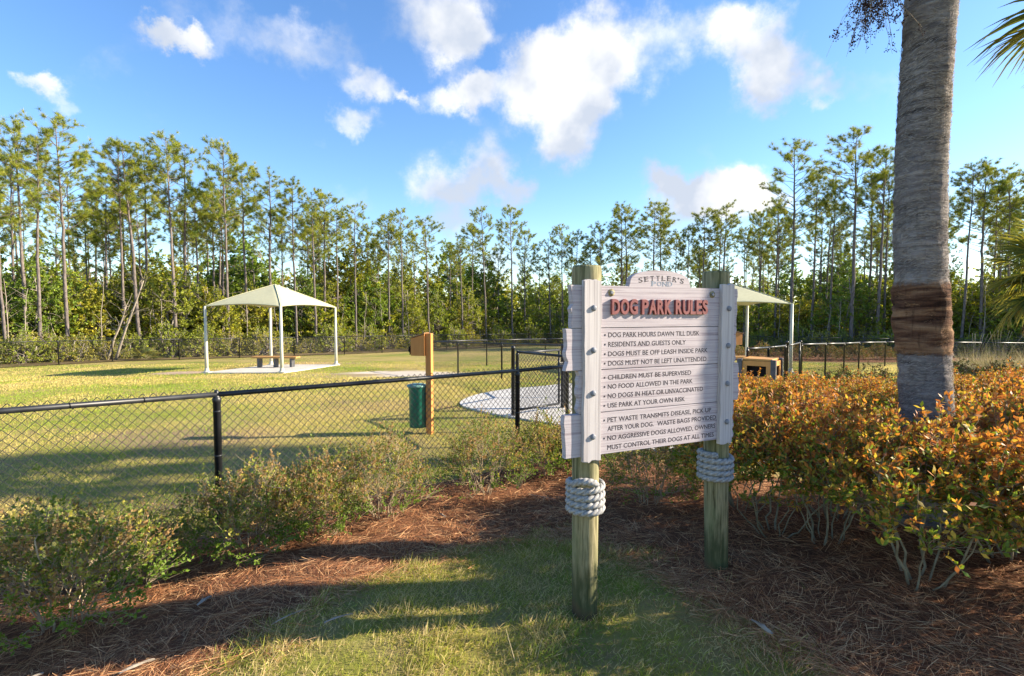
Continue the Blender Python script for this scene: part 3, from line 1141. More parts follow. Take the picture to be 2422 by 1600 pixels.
# ------------------------------------------------------------------ chain link fences
def chain_link(a, b, za, zb, h, near):
    """woven wire between two ground points; near: every wire zigzags and hooks its neighbour"""
    a, b = np.array(a), np.array(b)
    L = float(np.linalg.norm(b - a))
    d = (b - a) / L
    nrm = np.array([d[1], -d[0]])
    mb = MB()
    u = .036

    def pos(s, z, off=0.0):
        s = np.asarray(s)
        base = za + (zb - za) * s / L
        return np.stack([a[0] + d[0] * s + nrm[0] * off, a[1] + d[1] * s + nrm[1] * off, base + z], -1)
    if near:
        rows = int(h / u)
        ks = np.arange(rows + 1)
        for i in range(int(L / u) + 1):
            s = np.clip((i + .47 * np.where((i + ks) % 2 == 0, 1, -1)) * u, 0, L)
            # the knuckled tips stand above the rail
            zt = .035 + ks * (h - .035 + .045) / rows
            off = .0022 * np.where((i + ks) % 2 == 0, 1, -1) + .002 * math.sin(i * .3)
            mb.tube(pos(s, zt, off), .0033, 4, caps=False)
    else:
        w = .0042
        P = .085
        for sg in (1, -1):
            s0 = np.arange(-h, L + h, P)
            s1 = s0 + sg * h
            t0 = np.where(sg > 0, np.clip((0 - s0) / h, 0, 1), np.clip((s0 - L) / h, 0, 1))
            t1 = np.where(sg > 0, np.clip((L - s0) / h, 0, 1), np.clip(s0 / h, 0, 1))
            ok = t1 > t0 + .01
            s0, t0, t1 = s0[ok], t0[ok], t1[ok]
            A = pos(s0 + sg * h * t0, .04 + t0 * (h - .04))
            B = pos(s0 + sg * h * t1, .04 + t1 * (h - .04))
            k = len(A)
            tang = unit(B - A)
            n3 = np.array([nrm[0], nrm[1], 0.0])
            sd = unit(np.cross(tang, n3))
            ring = [np.cos(q) * sd + np.sin(q) * n3 for q in (0, 2.094, 4.189)]
            V = np.stack([A + ring[0] * w / 2, A + ring[1] * w / 2, A + ring[2] * w / 2, B + ring[0] * w / 2, B + ring[1] * w / 2, B + ring[2] * w / 2], 1)
            i = np.arange(k)[:, None] * 6
            mb.add(V.reshape(-1, 3), [i + np.array([[0, 1, 4, 3]]), i + np.array([[1, 2, 5, 4]]), i + np.array([[2, 0, 3, 5]])])
    return mb


def line_post(h, r=.030, near=False):
    n = 16 if near else 8
    prof = [(r, -.1), (r, h - .075), (r * 1.14, h - .072), (r * 1.14, h - .040), (r * .95, h - .03), (r * .62, h - .012), (r * .60, h + .022), (r * .40, h + .034), (.001, h + .036)]
    mb = MB().lathe(prof, n)
    if near:
        for z in (h - .16, h - .55):
            mb.lathe([(r * 1.02, z), (r * 1.07, z + .004), (r * 1.07, z + .012), (r * 1.02, z + .016)], n)
    return mb


def fence(label, pts, h=1.22, near=False, group=None, r=.030, rail=.024, mat='black_steel', spacing=3.05, end_posts=True):
    x0, y0 = pts[0]
    t = thing('chain_link_fence', label, 'fence', (x0, y0, g1(x0, y0)), 0, group)
    zo = g1(x0, y0)
    spots = []
    for (a, b) in zip(pts[:-1], pts[1:]):
        a, b = np.array(a, float), np.array(b, float)
        L = np.linalg.norm(b - a)
        k = max(1, round(L / spacing))
        for i in range(k):
            spots.append(tuple(a + (b - a) * i / k))
    spots.append(tuple(pts[-1]))
    pm = line_post(h, r, near).mesh('post', mat, True)
    mesh_all = MB()
    rl = MB()
    for i, (x, y) in enumerate(spots):
        if end_posts or 0 < i < len(spots) - 1:
            o = bpy.data.objects.new('post', pm)
            col.objects.link(o)
            o.parent = t
            o.location = (x - x0, y - y0, g1(x, y) - zo)
        if i + 1 < len(spots):
            x2, y2 = spots[i + 1]
            za, zb = g1(x, y), g1(x2, y2)
            m = chain_link((x, y), (x2, y2), za, zb, h, near)
            for V, in zip(m.V):
                V -= np.array([x0, y0, zo])
            m.build('chain_link_mesh', 'wire', t)['kind'] = 'stuff'
            MB().tube([(x - x0, y - y0, za + h - .005 - zo), (x2 - x0, y2 - y0, zb + h - .005 - zo)], rail, 14 if near else 8).build('top_rail', mat, t, True)
            if near:
                d = np.array([x2 - x, y2 - y])
                L = np.linalg.norm(d)
                d /= L
                for k in range(1, int(L / .46)):
                    s = k * .46 + .1
                    c = np.array([x - x0 + d[0] * s, y - y0 + d[1] * s, za + (zb - za) * s / L + h - .005 - zo])
                    lo = []
                    for q in np.linspace(-.7, 5.2, 12):
                        lo.append(c + np.array([-d[1] * math.cos(q), d[0] * math.cos(q), math.sin(q)]) * (rail + .003) + np.array([d[0], d[1], 0]) * .006 * q)
                    MB().tube(lo, .0022, 5).build('tie_wire', 'wire', t, True)
    return t


def gate(label, a, b, h, group=None):
    za = g1(*a)
    t = thing('chain_link_gate', label, 'gate', (a[0], a[1], za), 0, group)
    d = np.array([b[0] - a[0], b[1] - a[1]])
    L = float(np.linalg.norm(d))
    dz = g1(*b) - za
    pm = MB().lathe([(.036, -.1), (.036, h + .02), (.042, h + .022), (.042, h + .05), (.03, h + .07), (.001, h + .078)], 12).mesh('gate_post', MAT['black_steel'], True)
    for p, z in (((0, 0), 0), ((d[0], d[1]), dz)):
        o = bpy.data.objects.new('gate_post', pm)
        col.objects.link(o)
        o.parent = t
        o.location = (p[0], p[1], z)
    e = d / L
    s0, s1 = e * .10, e * (L - .10)
    fr = MB()
    lo, hi = .12, h - .06
    for s in (s0, s1):
        fr.tube([(s[0], s[1], lo), (s[0], s[1], hi)], .022, 10)
    for z in (lo, hi):
        fr.tube([(s0[0], s0[1], z), (s1[0], s1[1], z)], .022, 10)
    fr.build('gate_frame', 'black_steel', t, True)
    m = chain_link((s0[0], s0[1]), (s1[0], s1[1]), .08, .08, hi - .08, False)
    m.build('chain_link_mesh', 'wire', t)['kind'] = 'stuff'
    hg = MB()
    for z in (.35, h - .25):
        hg.box((e[0] * .05, e[1] * .05, z), (.11, .05, .05), math.atan2(e[1], e[0]))
    hg.build('hinge', 'black_steel', t)
    MB().box((e[0] * (L - .05), e[1] * (L - .05), h * .72), (.13, .06, .10), math.atan2(e[1], e[0]), .008).build('latch', 'black_steel', t)
    return t


CORNER = (1.42, 7.80)
NEAR_L = tuple(FENCE_A - fdir * 3.39)
nf = fence('black chain link fence with thick top rail running behind the small shrubs', [NEAR_L, tuple(FENCE_A), tuple(FENCE_B), CORNER], near=True, spacing=3.4, r=.031, rail=.0225)
g1a, g1b = (.02, 9.85), (1.03, 10.70)
fence('short black chain link panel joining the gate to the shrub fence', [(.10, 9.78), (.92, 8.72), CORNER], spacing=2.0, h=1.24)
gate('black chain link gate standing on the concrete pad beside the sign', g1a, g1b, 1.27)
fence('black chain link panel leading from the gate to the dividing fence', [(1.08, 10.75), (2.2, 12.6), (1.6, 15.0)], spacing=2.2)
fence('black chain link dividing fence crossing the field behind the waste station', [(1.6, 15.0), (-.35, 17.9), (-2.1, 20.4), (-3.6, 22.6)], spacing=2.9)
fence('thin far dividing fence running back from the field corner', [(-3.6, 22.6), (-1.2, 24.9), (1.8, 28.4), (4.6, 31.6), (6.5, 34)], spacing=3.4, rail=.028)
fence('black chain link fence beside the orange litter bin', [(5.25, 11.7), (6.2, 12.7), (7.6, 14.6)], spacing=1.6)
gate('black chain link gate between litter bin and second shelter', (7.7, 14.7), (8.95, 16.3), 1.27)
fence('black chain link fence running past the palm trunk to the tall pale grass', [(9.1, 16.5), (15.6, 23.6), (21.5, 28.6), (27.5, 30.8), (36, 33.5)], spacing=3.6, rail=.03)
fence('long perimeter chain link fence along the edge of the pine wood', PERIM, h=1.30, spacing=3.05, r=.032, rail=.020)


# ------------------------------------------------------------------ waste stations
def waste_station(loc, rz, label, with_can=True):
    t = thing('dog_waste_station', label, 'waste station', loc, rz)
    MB().box((0, 0, .80), (.095, .095, 1.66), 0, .006).build('post', 'station_orange', t)
    # dispenser with sloping lid, hung on the post
    bm = bmesh.new()
    w, d = .235, .17
    xs = (-.048 - w, -.048)
    ring = [(-.235 - .048, 1.27), (-.048, 1.27), (-.048, 1.615), (-.235 - .048, 1.545)]
    f = bm.faces.new([bm.verts.new((x, -d / 2, z)) for x, z in ring])
    ret = bmesh.ops.extrude_face_region(bm, geom=[f])
    for v in [g for g in ret['geom'] if isinstance(g, bmesh.types.BMVert)]:
        v.co.y = d / 2
    bmesh.ops.recalc_face_normals(bm, faces=bm.faces)
    bx = MB().bm(bm).build('dispenser_box', 'station_orange', t)
    bm = bmesh.new()
    ring = [(-.305, 1.548), (-.044, 1.624), (-.044, 1.642), (-.305, 1.566)]
    f = bm.faces.new([bm.verts.new((x, -d / 2 - .015, z)) for x, z in ring])
    ret = bmesh.ops.extrude_face_region(bm, geom=[f])
    for v in [g for g in ret['geom'] if isinstance(g, bmesh.types.BMVert)]:
        v.co.y = d / 2 + .015
    bmesh.ops.recalc_face_normals(bm, faces=bm.faces)
    MB().bm(bm).build('lid', 'bin_roof', bx)
    MB().box((-.285, 0, 1.42), (.006, .05, .11)).build('bag_slot', 'dark_hole', bx)
    for z in (1.36, 1.49):
        MB().box((-.285, 0, z), (.005, d * .95, .010)).build('groove', 'dark_hole', bx)
    pts = [(-.29, -.03, 1.44), (-.315, -.035, 1.40), (-.325, -.03, 1.35), (-.318, -.02, 1.31), (-.33, -.02, 1.28)]
    MB().tube(pts, [.012, .022, .026, .016, .006], 6).build('hanging_bag', 'dark_hole', bx, True)
    if with_can:
        prof = [(.125, .105), (.138, .11), (.142, .13), (.146, .74), (.150, .755), (.150, .77)]
        can = MB().lathe(prof, 28, (-.20, 0, 0)).build('can', 'green_can', t, True)
        MB().lathe([(.162, .765), (.164, .775), (.160, .795), (.10, .812), (.001, .815)], 28, (-.215, -.01, 0)).build('lid', 'green_lid', can, True)
        MB().box((-.05, 0, .66), (.03, .11, .03)).build('bracket', 'black_steel', can)
        MB().box((-.05, 0, .26), (.03, .11, .03)).build('bracket', 'black_steel', can)
    return t


waste_station((-1.33, 8.44, g1(-1.33, 8.44)), R(-14), 'orange timber dog waste station with hanging green can')
waste_station((5.52, 13.3, g1(5.52, 13.3)), R(190), 'orange dog waste dispenser mostly hidden behind the sign', False)


# ------------------------------------------------------------------ litter bin
def litter_bin(loc, rz):
    t = thing('litter_bin', 'orange slatted litter bin with dark corner posts behind the hedge', 'litter bin', loc, rz)
    s, h = .66, 1.02
    half = s / 2
    for (cx, cy) in ((-1, -1), (1, -1), (1, 1), (-1, 1)):
        MB().box((cx * half, cy * half, h / 2), (.10, .10, h), 0, .008).build('corner_post', 'grey_steel', t)
    for k in range(4):
        a = k * math.pi / 2
        ca, sa = math.cos(a), math.sin(a)

        def place(x, z, w, hh, th, name, mat, par, out=0.0):
            c = (x * ca - (-half - out) * sa * 1.0, x * sa + (-half - out) * ca, z)
            return MB().box(c, (w, th, hh), a).build(name, mat, par)
        # boards below, rails and opening above
        for i in range(5):
            place(-.224 + i * .112, .36, .108, .60, .03, 'panel_board', 'bin_orange', t)
        place(0, .93, .56, .10, .03, 'top_board', 'bin_orange', t)
        place(-.235, .77, .09, .22, .03, 'side_board', 'bin_orange', t)
        place(.235, .77, .09, .22, .03, 'side_board', 'bin_orange', t)
    MB().box((0, 0, .72), (.46, .46, .40)).build('liner', 'dark_hole', t)
    MB().box((0, 0, 1.005), (.60, .60, .05), 0, .01).build('roof', 'bin_orange', t)


litter_bin((5.35, 11.3, g1(5.35, 11.3)), R(52))


# ------------------------------------------------------------------ shade shelters and bench
def shelter(quad, eave, rise, label):
    q = [np.array(p) for p in quad]
    c = sum(q) / 4
    z0 = g1(c[0], c[1])
    t = thing('shade_shelter', label, 'shade shelter', (c[0], c[1], z0), 0, 'cloth shade shelters in the dog park')
    zr = z0 + .04
    corners = []
    for p in q:
        zl = g1(p[0], p[1]) + .04 - z0
        loc = (p[0] - c[0], p[1] - c[1], zl)
        top = eave + .04 - zl
        po = MB().tube([(0, 0, 0), (0, 0, top * .35), (0, 0, top)], [.070, .062, .052], 14).build('post', 'cream_steel', t, True, loc)
        MB().box((0, 0, .012), (.30, .30, .024)).lathe([(.13, .02), (.09, .06), (.072, .16), (.068, .18)], 14).build('base_plate', 'cream_steel', po)
        corners.append(np.array([loc[0], loc[1], eave + .04]))
    n = 33
    S, T = np.meshgrid(np.linspace(-1, 1, n), np.linspace(-1, 1, n))
    m = np.maximum(np.abs(S), np.abs(T))
    lo = np.minimum(np.abs(S), np.abs(T))
    edge = 1 - (lo / np.maximum(m, 1e-6)) ** 2               # 1 in the middle of a side, 0 on the hip
    inset = 1 - .075 * m ** 3 * edge
    s, tt = S * inset, T * inset
    A, B, Cc, D = corners
    xy = ((1 - s)[..., None] * (1 - tt)[..., None] * A + (1 + s)[..., None] * (1 - tt)[..., None] * B + (1 + s)[..., None] * (1 + tt)[..., None] * Cc + (1 - s)[..., None] * (1 + tt)[..., None] * D) / 4
    z = eave + .04 + rise * (1 - m) ** .93 + .10 * m * edge - .10 * m * (1 - m) * 4 * .5 * edge
    P = np.stack([xy[..., 0], xy[..., 1], z], -1)
    P2 = P - np.array([0, 0, .012])
    i = np.arange(n - 1)[:, None] * n + np.arange(n - 1)[None, :]
    qd = np.stack([i, i + 1, i + n + 1, i + n], -1).reshape(-1, 4)
    cv = MB().add(P.reshape(-1, 3), [qd]).add(P2.reshape(-1, 3), [qd[:, ::-1]]).build('canopy', 'canopy_cloth', t, True)
    hem = MB()
    for ring in (P[0, :], P[-1, :], P[:, 0], P[:, -1]):
        hem.tube(ring - np.array([0, 0, .012]), .017, 6)
    hem.build('hem', 'canopy_cloth', cv, True)
    seam = MB()
    dg = np.arange(n)
    for ring in (P[dg, dg], P[dg, n - 1 - dg]):
        seam.tube(ring + np.array([0, 0, .004]), .014, 6)
    seam.build('hip_seam', 'canopy_cloth', cv, True)
    return t


shelter(SHEL, 2.72, .98, 'cream cloth shade shelter over the wooden bench')
shelter(SHEL2, 2.78, .98, 'cream cloth shade shelter beyond the litter bin')


def bench(loc, rz, label):
    t = thing('park_bench', label, 'bench', loc, rz)
    for k in range(3):
        MB().box((0, -.155 + k * .155, .455), (2.05, .145, .075), 0, .008).build('seat_plank', 'bench_wood', t)
    for x in (-.75, 0, .75):
        MB().box((x, 0, .2075), (.10, .32, .415), 0, .006).build('leg', 'grey_steel', t)


bench((-10.75, 23.9, g1(-10.75, 23.9) + .04), R(-2), 'long backless wooden bench on the concrete pad under the shelter')
bench((9.5, 23.4, g1(9.5, 23.4) + .04), R(4), 'backless wooden bench under the shelter beyond the litter bin')


# ------------------------------------------------------------------ shrubs
def curve_pts(a, b, k, lift, q, wob=.05):
    """slightly crooked branch from a to b"""
    a, b = np.array(a), np.array(b)
    t = np.linspace(0, 1, k)[:, None]
    L = np.linalg.norm(b - a)
    mid = np.array([0, 0, 1.0]) * lift * L
    w = q.normal(size=(k, 3)) * wob * L
    w[0] = 0
    w[-1] = 0
    return a + (b - a) * t + mid * (4 * t * (1 - t)) * .5 + w


def dome_points(n, r, h, q, bottom=.3, shell=.5, squash=1.0):
    d = unit(q.normal(size=(n, 3)))
    d[:, 2] = np.abs(d[:, 2]) * 1.0 - .25 * q.random(n)
    rad = shell + (1 - shell) * q.random(n) ** .5
    bump = 1 + .22 * np.sin(d[:, 0] * 4 + 1.3) * np.cos(d[:, 1] * 5 + .7) + .10 * q.normal(size=n)
    P = d * rad[:, None] * bump[:, None] * np.array([r, r * squash, h * (1 - bottom)])
    P[:, 2] += h * bottom
    P[:, 2] = np.maximum(P[:, 2], h * .08 * q.random(n))
    return P


def shrub(seed, h, r, stems, n2, n3, per, ll, lw, palette, stem_mat='twig', stem_r=.012, bottom=.3, shell=.45, twig_len=.10, bare=.0, upright=.35):
    q = np.random.default_rng(seed)
    wood, lf = MB(), MB()
    anchors = []
    root_r = .10 * r
    for s in range(stems):
        a = 2 * math.pi * (s + q.random() * .7) / stems
        b0 = np.array([math.cos(a), math.sin(a), 0]) * root_r * q.uniform(.2, 1.2)
        e = np.array([math.cos(a) * r * q.uniform(.25, .72), math.sin(a) * r * q.uniform(.25, .72), h * q.uniform(.5, .85)])
        p = curve_pts(b0 - np.array([0, 0, .04]), e, 9, -.12, q, .016)
        wood.tube(p, np.linspace(stem_r, stem_r * .45, 9) * q.uniform(.7, 1.2), 6)
        anchors.append(p[2:])
    anchors = np.concatenate(anchors)
    sec = []
    for e in dome_points(n2, r * .88, h * .93, q, bottom, shell):
        dd = np.linalg.norm(anchors - e, axis=1) + np.maximum(anchors[:, 2] - e[2] + .05, 0) * 2
        a = anchors[int(np.argmin(dd + q.random(len(dd)) * .08))]
        p = curve_pts(a, e, 6, -.06, q, .05)
        wood.tube(p, np.linspace(stem_r * .42, stem_r * .2, 6), 4, caps=False)
        sec.append(p[1:])
    sec = np.concatenate(sec)
    LP, LD, LT = [], [], []
    for e in dome_points(n3, r, h, q, bottom, max(shell, .55)):
        dd = np.linalg.norm(sec - e, axis=1) + np.maximum(sec[:, 2] - e[2] + .02, 0) * 1.5
        a = sec[int(np.argmin(dd))]
        out = unit(e - np.array([0, 0, h * .2]))
        e2 = e + (out * .6 + np.array([0, 0, upright])) * twig_len * q.uniform(.1, .9)
        p = curve_pts(a, e2, 5, .0, q, .06)
        wood.tube(p, np.linspace(stem_r * .2, stem_r * .09, 5), 3, caps=False)
        if q.random() < bare:
            continue
        L = np.linalg.norm(e2 - a)
        t0 = max(0.0, 1 - (twig_len * 1.6) / max(L, 1e-3))
        k = per
        tt = t0 + (1 - t0) * q.random(k) ** .45
        seg = tt * 4
        i = np.minimum(seg.astype(int), 3)
        P = p[i] + (p[i + 1] - p[i]) * (seg - i)[:, None]
        LP.append(P)
        D = unit(unit(p[i + 1] - p[i]) * .7 + rand_dirs(k, q) * .85 + np.array([0, 0, .15]))
        LD.append(D)
        LT.append(palette(P[:, 2] / h, np.full(k, q.random()), q))
    P, D, T = np.concatenate(LP), np.concatenate(LD), np.concatenate(LT)
    k = len(P)
    sz = q.uniform(.7, 1.25, k)
    lf.leaves(P, D, side_of(D, q), ll * sz, lw * sz, T)
    return wood, lf


def pal_green(zf, tw, q):
    """small leaves, olive with bronzed new growth"""
    n = len(zf)
    g = np.array([.16, .22, .03])
    y = np.array([.36, .33, .055])
    br = np.array([.38, .23, .09])
    c = np.where((tw < .36)[:, None], br, np.where((tw < .6)[:, None], y, g))
    c = np.where((zf < .45)[:, None], np.array([.16, .25, .028]), c)
    return c * q.uniform(.65, 1.2, (n, 1)) * np.ones(3)


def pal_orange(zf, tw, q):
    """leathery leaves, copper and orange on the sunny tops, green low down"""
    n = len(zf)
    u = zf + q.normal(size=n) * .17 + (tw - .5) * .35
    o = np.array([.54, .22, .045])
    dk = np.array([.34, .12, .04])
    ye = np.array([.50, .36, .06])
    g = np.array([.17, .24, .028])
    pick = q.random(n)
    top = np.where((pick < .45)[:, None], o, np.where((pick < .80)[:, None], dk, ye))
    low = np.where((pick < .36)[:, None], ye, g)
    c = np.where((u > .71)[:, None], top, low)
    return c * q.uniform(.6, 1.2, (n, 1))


def pal_mid(zf, tw, q):
    n = len(zf)
    g = np.array([.10, .125, .03])
    y = np.array([.22, .185, .05])
    r = np.array([.27, .13, .05])
    c = np.where((tw < .3)[:, None], r, np.where((tw < .65)[:, None], y, g))
    return c * q.uniform(.65, 1.15, (n, 1))


def proto(name, wl, mat_w, mat_l, wood_name='stems', leaf_name='foliage'):
    w, l = wl
    return (w.mesh(wood_name, mat_w, True), l.mesh(leaf_name, mat_l), wood_name, leaf_name)


def plant(name, pr, label, cat, loc, rz, sc, group=None):
    t = thing(name, label, cat, loc, rz, group)
    t.scale = sc if hasattr(sc, '__len__') else (sc, sc, sc)
    for me, nm in ((pr[0], pr[2]), (pr[1], pr[3])):
        o = bpy.data.objects.new(nm, me)
        col.objects.link(o)
        o.parent = t
    return t


SMALL = [proto('a', shrub(11 + s, .76, .49, 11, 90, 1250, 12, .022, .0125, pal_green, 'twig', .0065, .32, .40, .12, .14), 'twig', 'leaf') for s in range(3)]
SPARSE = [proto('b', shrub(21 + s, .80, .47, 13, 90, 1100, 10, .020, .0115, pal_green, 'twig', .006, .36, .40, .14, .25), 'twig', 'leaf') for s in range(2)]


def gz(x, y, dz=0.0):
    return (x, y, g1(x, y) + dz)


plant('shrub', SMALL[0], 'leafy green shrub sprawling low at the end of the fence bed', 'shrub', gz(-2.62, 2.98), .3, (1.10, 1.0, 1.02))
plant('shrub', SPARSE[1], 'low thin shrub filling the gap against the chain link', 'shrub', gz(-2.75, 3.72), 2.1, (.85, .8, .66))
plant('shrub', SMALL[1], 'dense green shrub covering the foot of the fence post', 'shrub', gz(-2.02, 3.98), 1.1, (1.02, 1.0, .95))
plant('shrub', SMALL[2], 'yellow-green shrub beside the lit straw', 'shrub', gz(-1.62, 4.22), 2.7, (.82, .82, .92))
plant('shrub', SPARSE[0], 'twiggy tan shrub with long bare stems beside the lit straw', 'shrub', gz(-1.16, 4.62), .9, (1.0, 1.0, 1.02))
plant('shrub', SPARSE[1], 'open airy shrub fanning out before the waste station', 'shrub', gz(-.28, 5.35), 4.0, (.98, .98, 1.05))
plant('shrub', SMALL[0], 'bushy green shrub at the fence post near the sign', 'shrub', gz(.32, 6.05), 2.2, (.80, .80, .98))
plant('shrub', SMALL[2], 'small green shrub crowding the back of the sign', 'shrub', gz(.80, 6.25), 5.2, (.85, .85, .95))
plant('shrub', SPARSE[0], 'twiggy shrub seen beneath the sign between its posts', 'shrub', gz(1.33, 5.0), 3.3, (1.0, 1.0, 1.0))
plant('shrub', SPARSE[1], 'pale twiggy shrub behind the rope-wrapped far post', 'shrub', gz(2.0, 5.7), 1.3, (.95, .95, 1.0))

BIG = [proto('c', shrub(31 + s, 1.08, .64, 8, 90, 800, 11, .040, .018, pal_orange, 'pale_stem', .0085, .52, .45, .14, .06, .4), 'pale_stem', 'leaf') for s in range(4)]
TRIM = [proto('d', shrub(41 + s, .80, .75, 8, 70, 900, 10, .036, .018, pal_mid, 'twig', .010, .25, .6, .06, .02), 'twig', 'leaf') for s in range(2)]
near_lab = {0: 'orange-leaved shrub with bare pale trunks rising from the straw', 1: 'orange-leaved shrub with spreading bare stems next to the far sign post'}
HEDGE = [(2.42, 3.05, 1.0, .96), (1.98, 3.95, .98, .93), (2.98, 2.75, 1.0, .94), (2.28, 3.75, .95, 1.0), (3.25, 3.35, 1.0, .97), (2.10, 4.75, 1.0, 1.03), (2.75, 4.45, 1.02, 1.05),
         (3.75, 3.75, 1.0, 1.06), (3.85, 4.55, 1.05, 1.05), (3.05, 5.1, 1.0, 1.04), (4.45, 4.1, 1.05, 1.08), (4.6, 4.85, 1.05, 1.1), (3.6, 3.0, 1.0, 1.0), (5.2, 4.3, 1.05, 1.1), (5.35, 4.95, 1.0, 1.1)]
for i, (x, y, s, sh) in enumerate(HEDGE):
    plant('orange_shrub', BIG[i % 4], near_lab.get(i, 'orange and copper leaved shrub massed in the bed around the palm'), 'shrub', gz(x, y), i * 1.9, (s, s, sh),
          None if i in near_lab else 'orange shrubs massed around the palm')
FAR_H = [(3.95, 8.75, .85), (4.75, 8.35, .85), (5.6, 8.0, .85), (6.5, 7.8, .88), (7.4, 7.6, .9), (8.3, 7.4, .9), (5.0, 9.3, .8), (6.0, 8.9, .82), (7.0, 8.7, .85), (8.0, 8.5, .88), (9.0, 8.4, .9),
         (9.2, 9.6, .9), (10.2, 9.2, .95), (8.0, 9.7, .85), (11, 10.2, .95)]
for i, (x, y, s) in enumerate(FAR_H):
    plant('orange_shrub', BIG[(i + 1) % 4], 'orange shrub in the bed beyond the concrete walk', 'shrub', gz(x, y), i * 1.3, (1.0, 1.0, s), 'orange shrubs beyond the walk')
for i, (x, y, s, lab) in enumerate([(7.0, 11.2, 1.0, 'trimmed olive shrub beside the orange litter bin'), (8.0, 11.6, 1.0, 'trimmed olive shrub touching the palm trunk outline'),
                                    (10.6, 12.4, 1.1, 'clipped olive shrub beyond the palm near the tall pale grass'), (11.9, 12.8, 1.1, 'clipped olive shrub nearest the tall pale grass'),
                                    (12.2, 11.2, 1.1, 'dark clipped shrub under the short palm')]):
    plant('clipped_shrub', TRIM[i % 2], lab, 'shrub', gz(x, y), i * 2.3, s)
for i, (x, y) in enumerate([(13.0, 31.0), (15.0, 31.5), (17.0, 31.6), (19.0, 31.6), (21, 32.2), (23.2, 33.2), (25.4, 34.0)]):
    plant('clipped_shrub', TRIM[i % 2], 'low clipped shrub in the row along the wood behind the far shelter', 'shrub', gz(x, y), i * 1.7, 1.25, 'clipped shrubs along the far wood edge')


def tall_grass(loc, seed, label, n=1400, h=1.25, r=.75):
    q = np.random.default_rng(seed)
    t = thing('ornamental_grass', label, 'grass clump', loc)
    a = q.uniform(0, 2 * math.pi, n)
    b = np.stack([np.cos(a), np.sin(a), np.zeros(n)], 1)
    P = b * (q.random(n) * .22)[:, None]
    lean = q.random(n) ** .7
    D = unit(b * (lean * .75)[:, None] + np.array([0, 0, 1.0]))
    Ln = h * q.uniform(.6, 1.05, n)
    bend = b * (lean * r * .55)[:, None] - np.array([0, 0, 1.0]) * (lean * h * .35)[:, None]
    tint = np.where((q.random(n) < .75)[:, None], np.array([.52, .43, .26]), np.array([.26, .24, .09])) * q.uniform(.7, 1.15, (n, 1))
    S = unit(np.cross(D, rand_dirs(n, q)))
    MB().blades(P, D, S, Ln, q.uniform(.008, .014, n), bend, tint).build('blades', 'straw', t)
    st = MB()
    for k in range(7):
        an = q.uniform(0, 6.28)
        e = np.array([math.cos(an), math.sin(an), 0]) * q.uniform(.1, .6)
        st.tube([(0, 0, 0), tuple(e * .4 + np.array([0, 0, h * .8])), tuple(e + np.array([0, 0, h * 1.25]))], [.004, .003, .007], 4)
    st.build('plumes', 'fibre_pale', t)


tall_grass(gz(14.1, 15.2), 3, 'tall pale ornamental grass clump at the end of the fence', h=1.35)
tall_grass(gz(15.6, 15.6), 5, 'tall pale ornamental grass clump under the short palm', h=1.45)
tall_grass(gz(15.0, 17.0), 6, 'pale ornamental grass clump half hidden behind the other two', h=1.3)


# ------------------------------------------------------------------ palms
def frond_mesh(seed, L=.85, fold=.35, pet=.75, yellow=.25, dead=False):
    """fan leaf: stalk along +x, then pleated blades; returns (stalk mesh, blade mesh)"""
    q = np.random.default_rng(seed)
    st, bl = MB(), MB()
    tx = np.linspace(0, pet, 7)
    droop = -.10 * (tx / pet) ** 2
    st.tube(np.stack([tx, 0 * tx, droop], 1), np.linspace(.020, .011, 7), 6)
    c0 = np.array([pet, 0, -.10])
    n = 44
    for k in range(n):
        a = R(-125) + R(250) * (k + .5) / n
        w = abs(a) / R(125)
        ln = L * (1 - .35 * w ** 2) * q.uniform(.9, 1.05)
        d = np.array([math.cos(a), math.sin(a), 0])
        s = np.array([-math.sin(a), math.cos(a), 0])
        lift = .18 * w
        m = 6
        t = np.linspace(0, 1, m)
        drop = (-.28 * t ** 2.2 - q.uniform(0, .22) * t ** 3) * L
        if dead:
            drop = -1.0 * t ** 1.3 * L
            ln *= .6
        C = c0 + d * (t * ln)[:, None] + np.array([0, 0, 1.0]) * (drop + lift * t * ln)[:, None]
        wd = ln * R(250) / n * np.array([.05, .45, .60, .52, .30, .03])
        up = np.array([0, 0, 1.0]) * (fold * wd)[:, None]
        V = np.concatenate([C - s * wd[:, None] * .5 + up * .5, C - up * .5, C + s * wd[:, None] * .5 + up * .5])
        f = []
        for i in range(m - 1):
            f += [(i, i + 1, m + i + 1, m + i), (m + i, m + i + 1, 2 * m + i + 1, 2 * m + i)]
        g = np.array([.085, .13, .030]) if q.random() > yellow else np.array([.28, .26, .035])
        tip = np.array([.36, .29, .08])
        tt = np.concatenate([t, t, t])[:, None] ** 2
        tint = g * (1 - tt * .5) + tip * tt * .5
        if dead:
            tint = np.ones((3 * m, 1)) * np.array([.34, .22, .11]) * q.uniform(.7, 1.1)
        bl.add(V, [np.array(f)], tint)
        if k % 2 == 0 and not dead:      # loose threads between the blades
            e = C[-1]
            bl.leaves(C[-2][None], unit((d + np.array([0, 0, -.8]))[None]), s[None], [ln * .28], [.003], np.array([[.45, .38, .2]]))
    return st.mesh('stalk', 'pale_stem', True), bl.mesh('fan_blade', 'leaf')


FRONDS = [frond_mesh(s) for s in (1, 2, 3)]
FROND_Y = frond_mesh(7, .8, .35, .7, .75)
FROND_DEAD = frond_mesh(9, .75, .35, .55, 0, True)


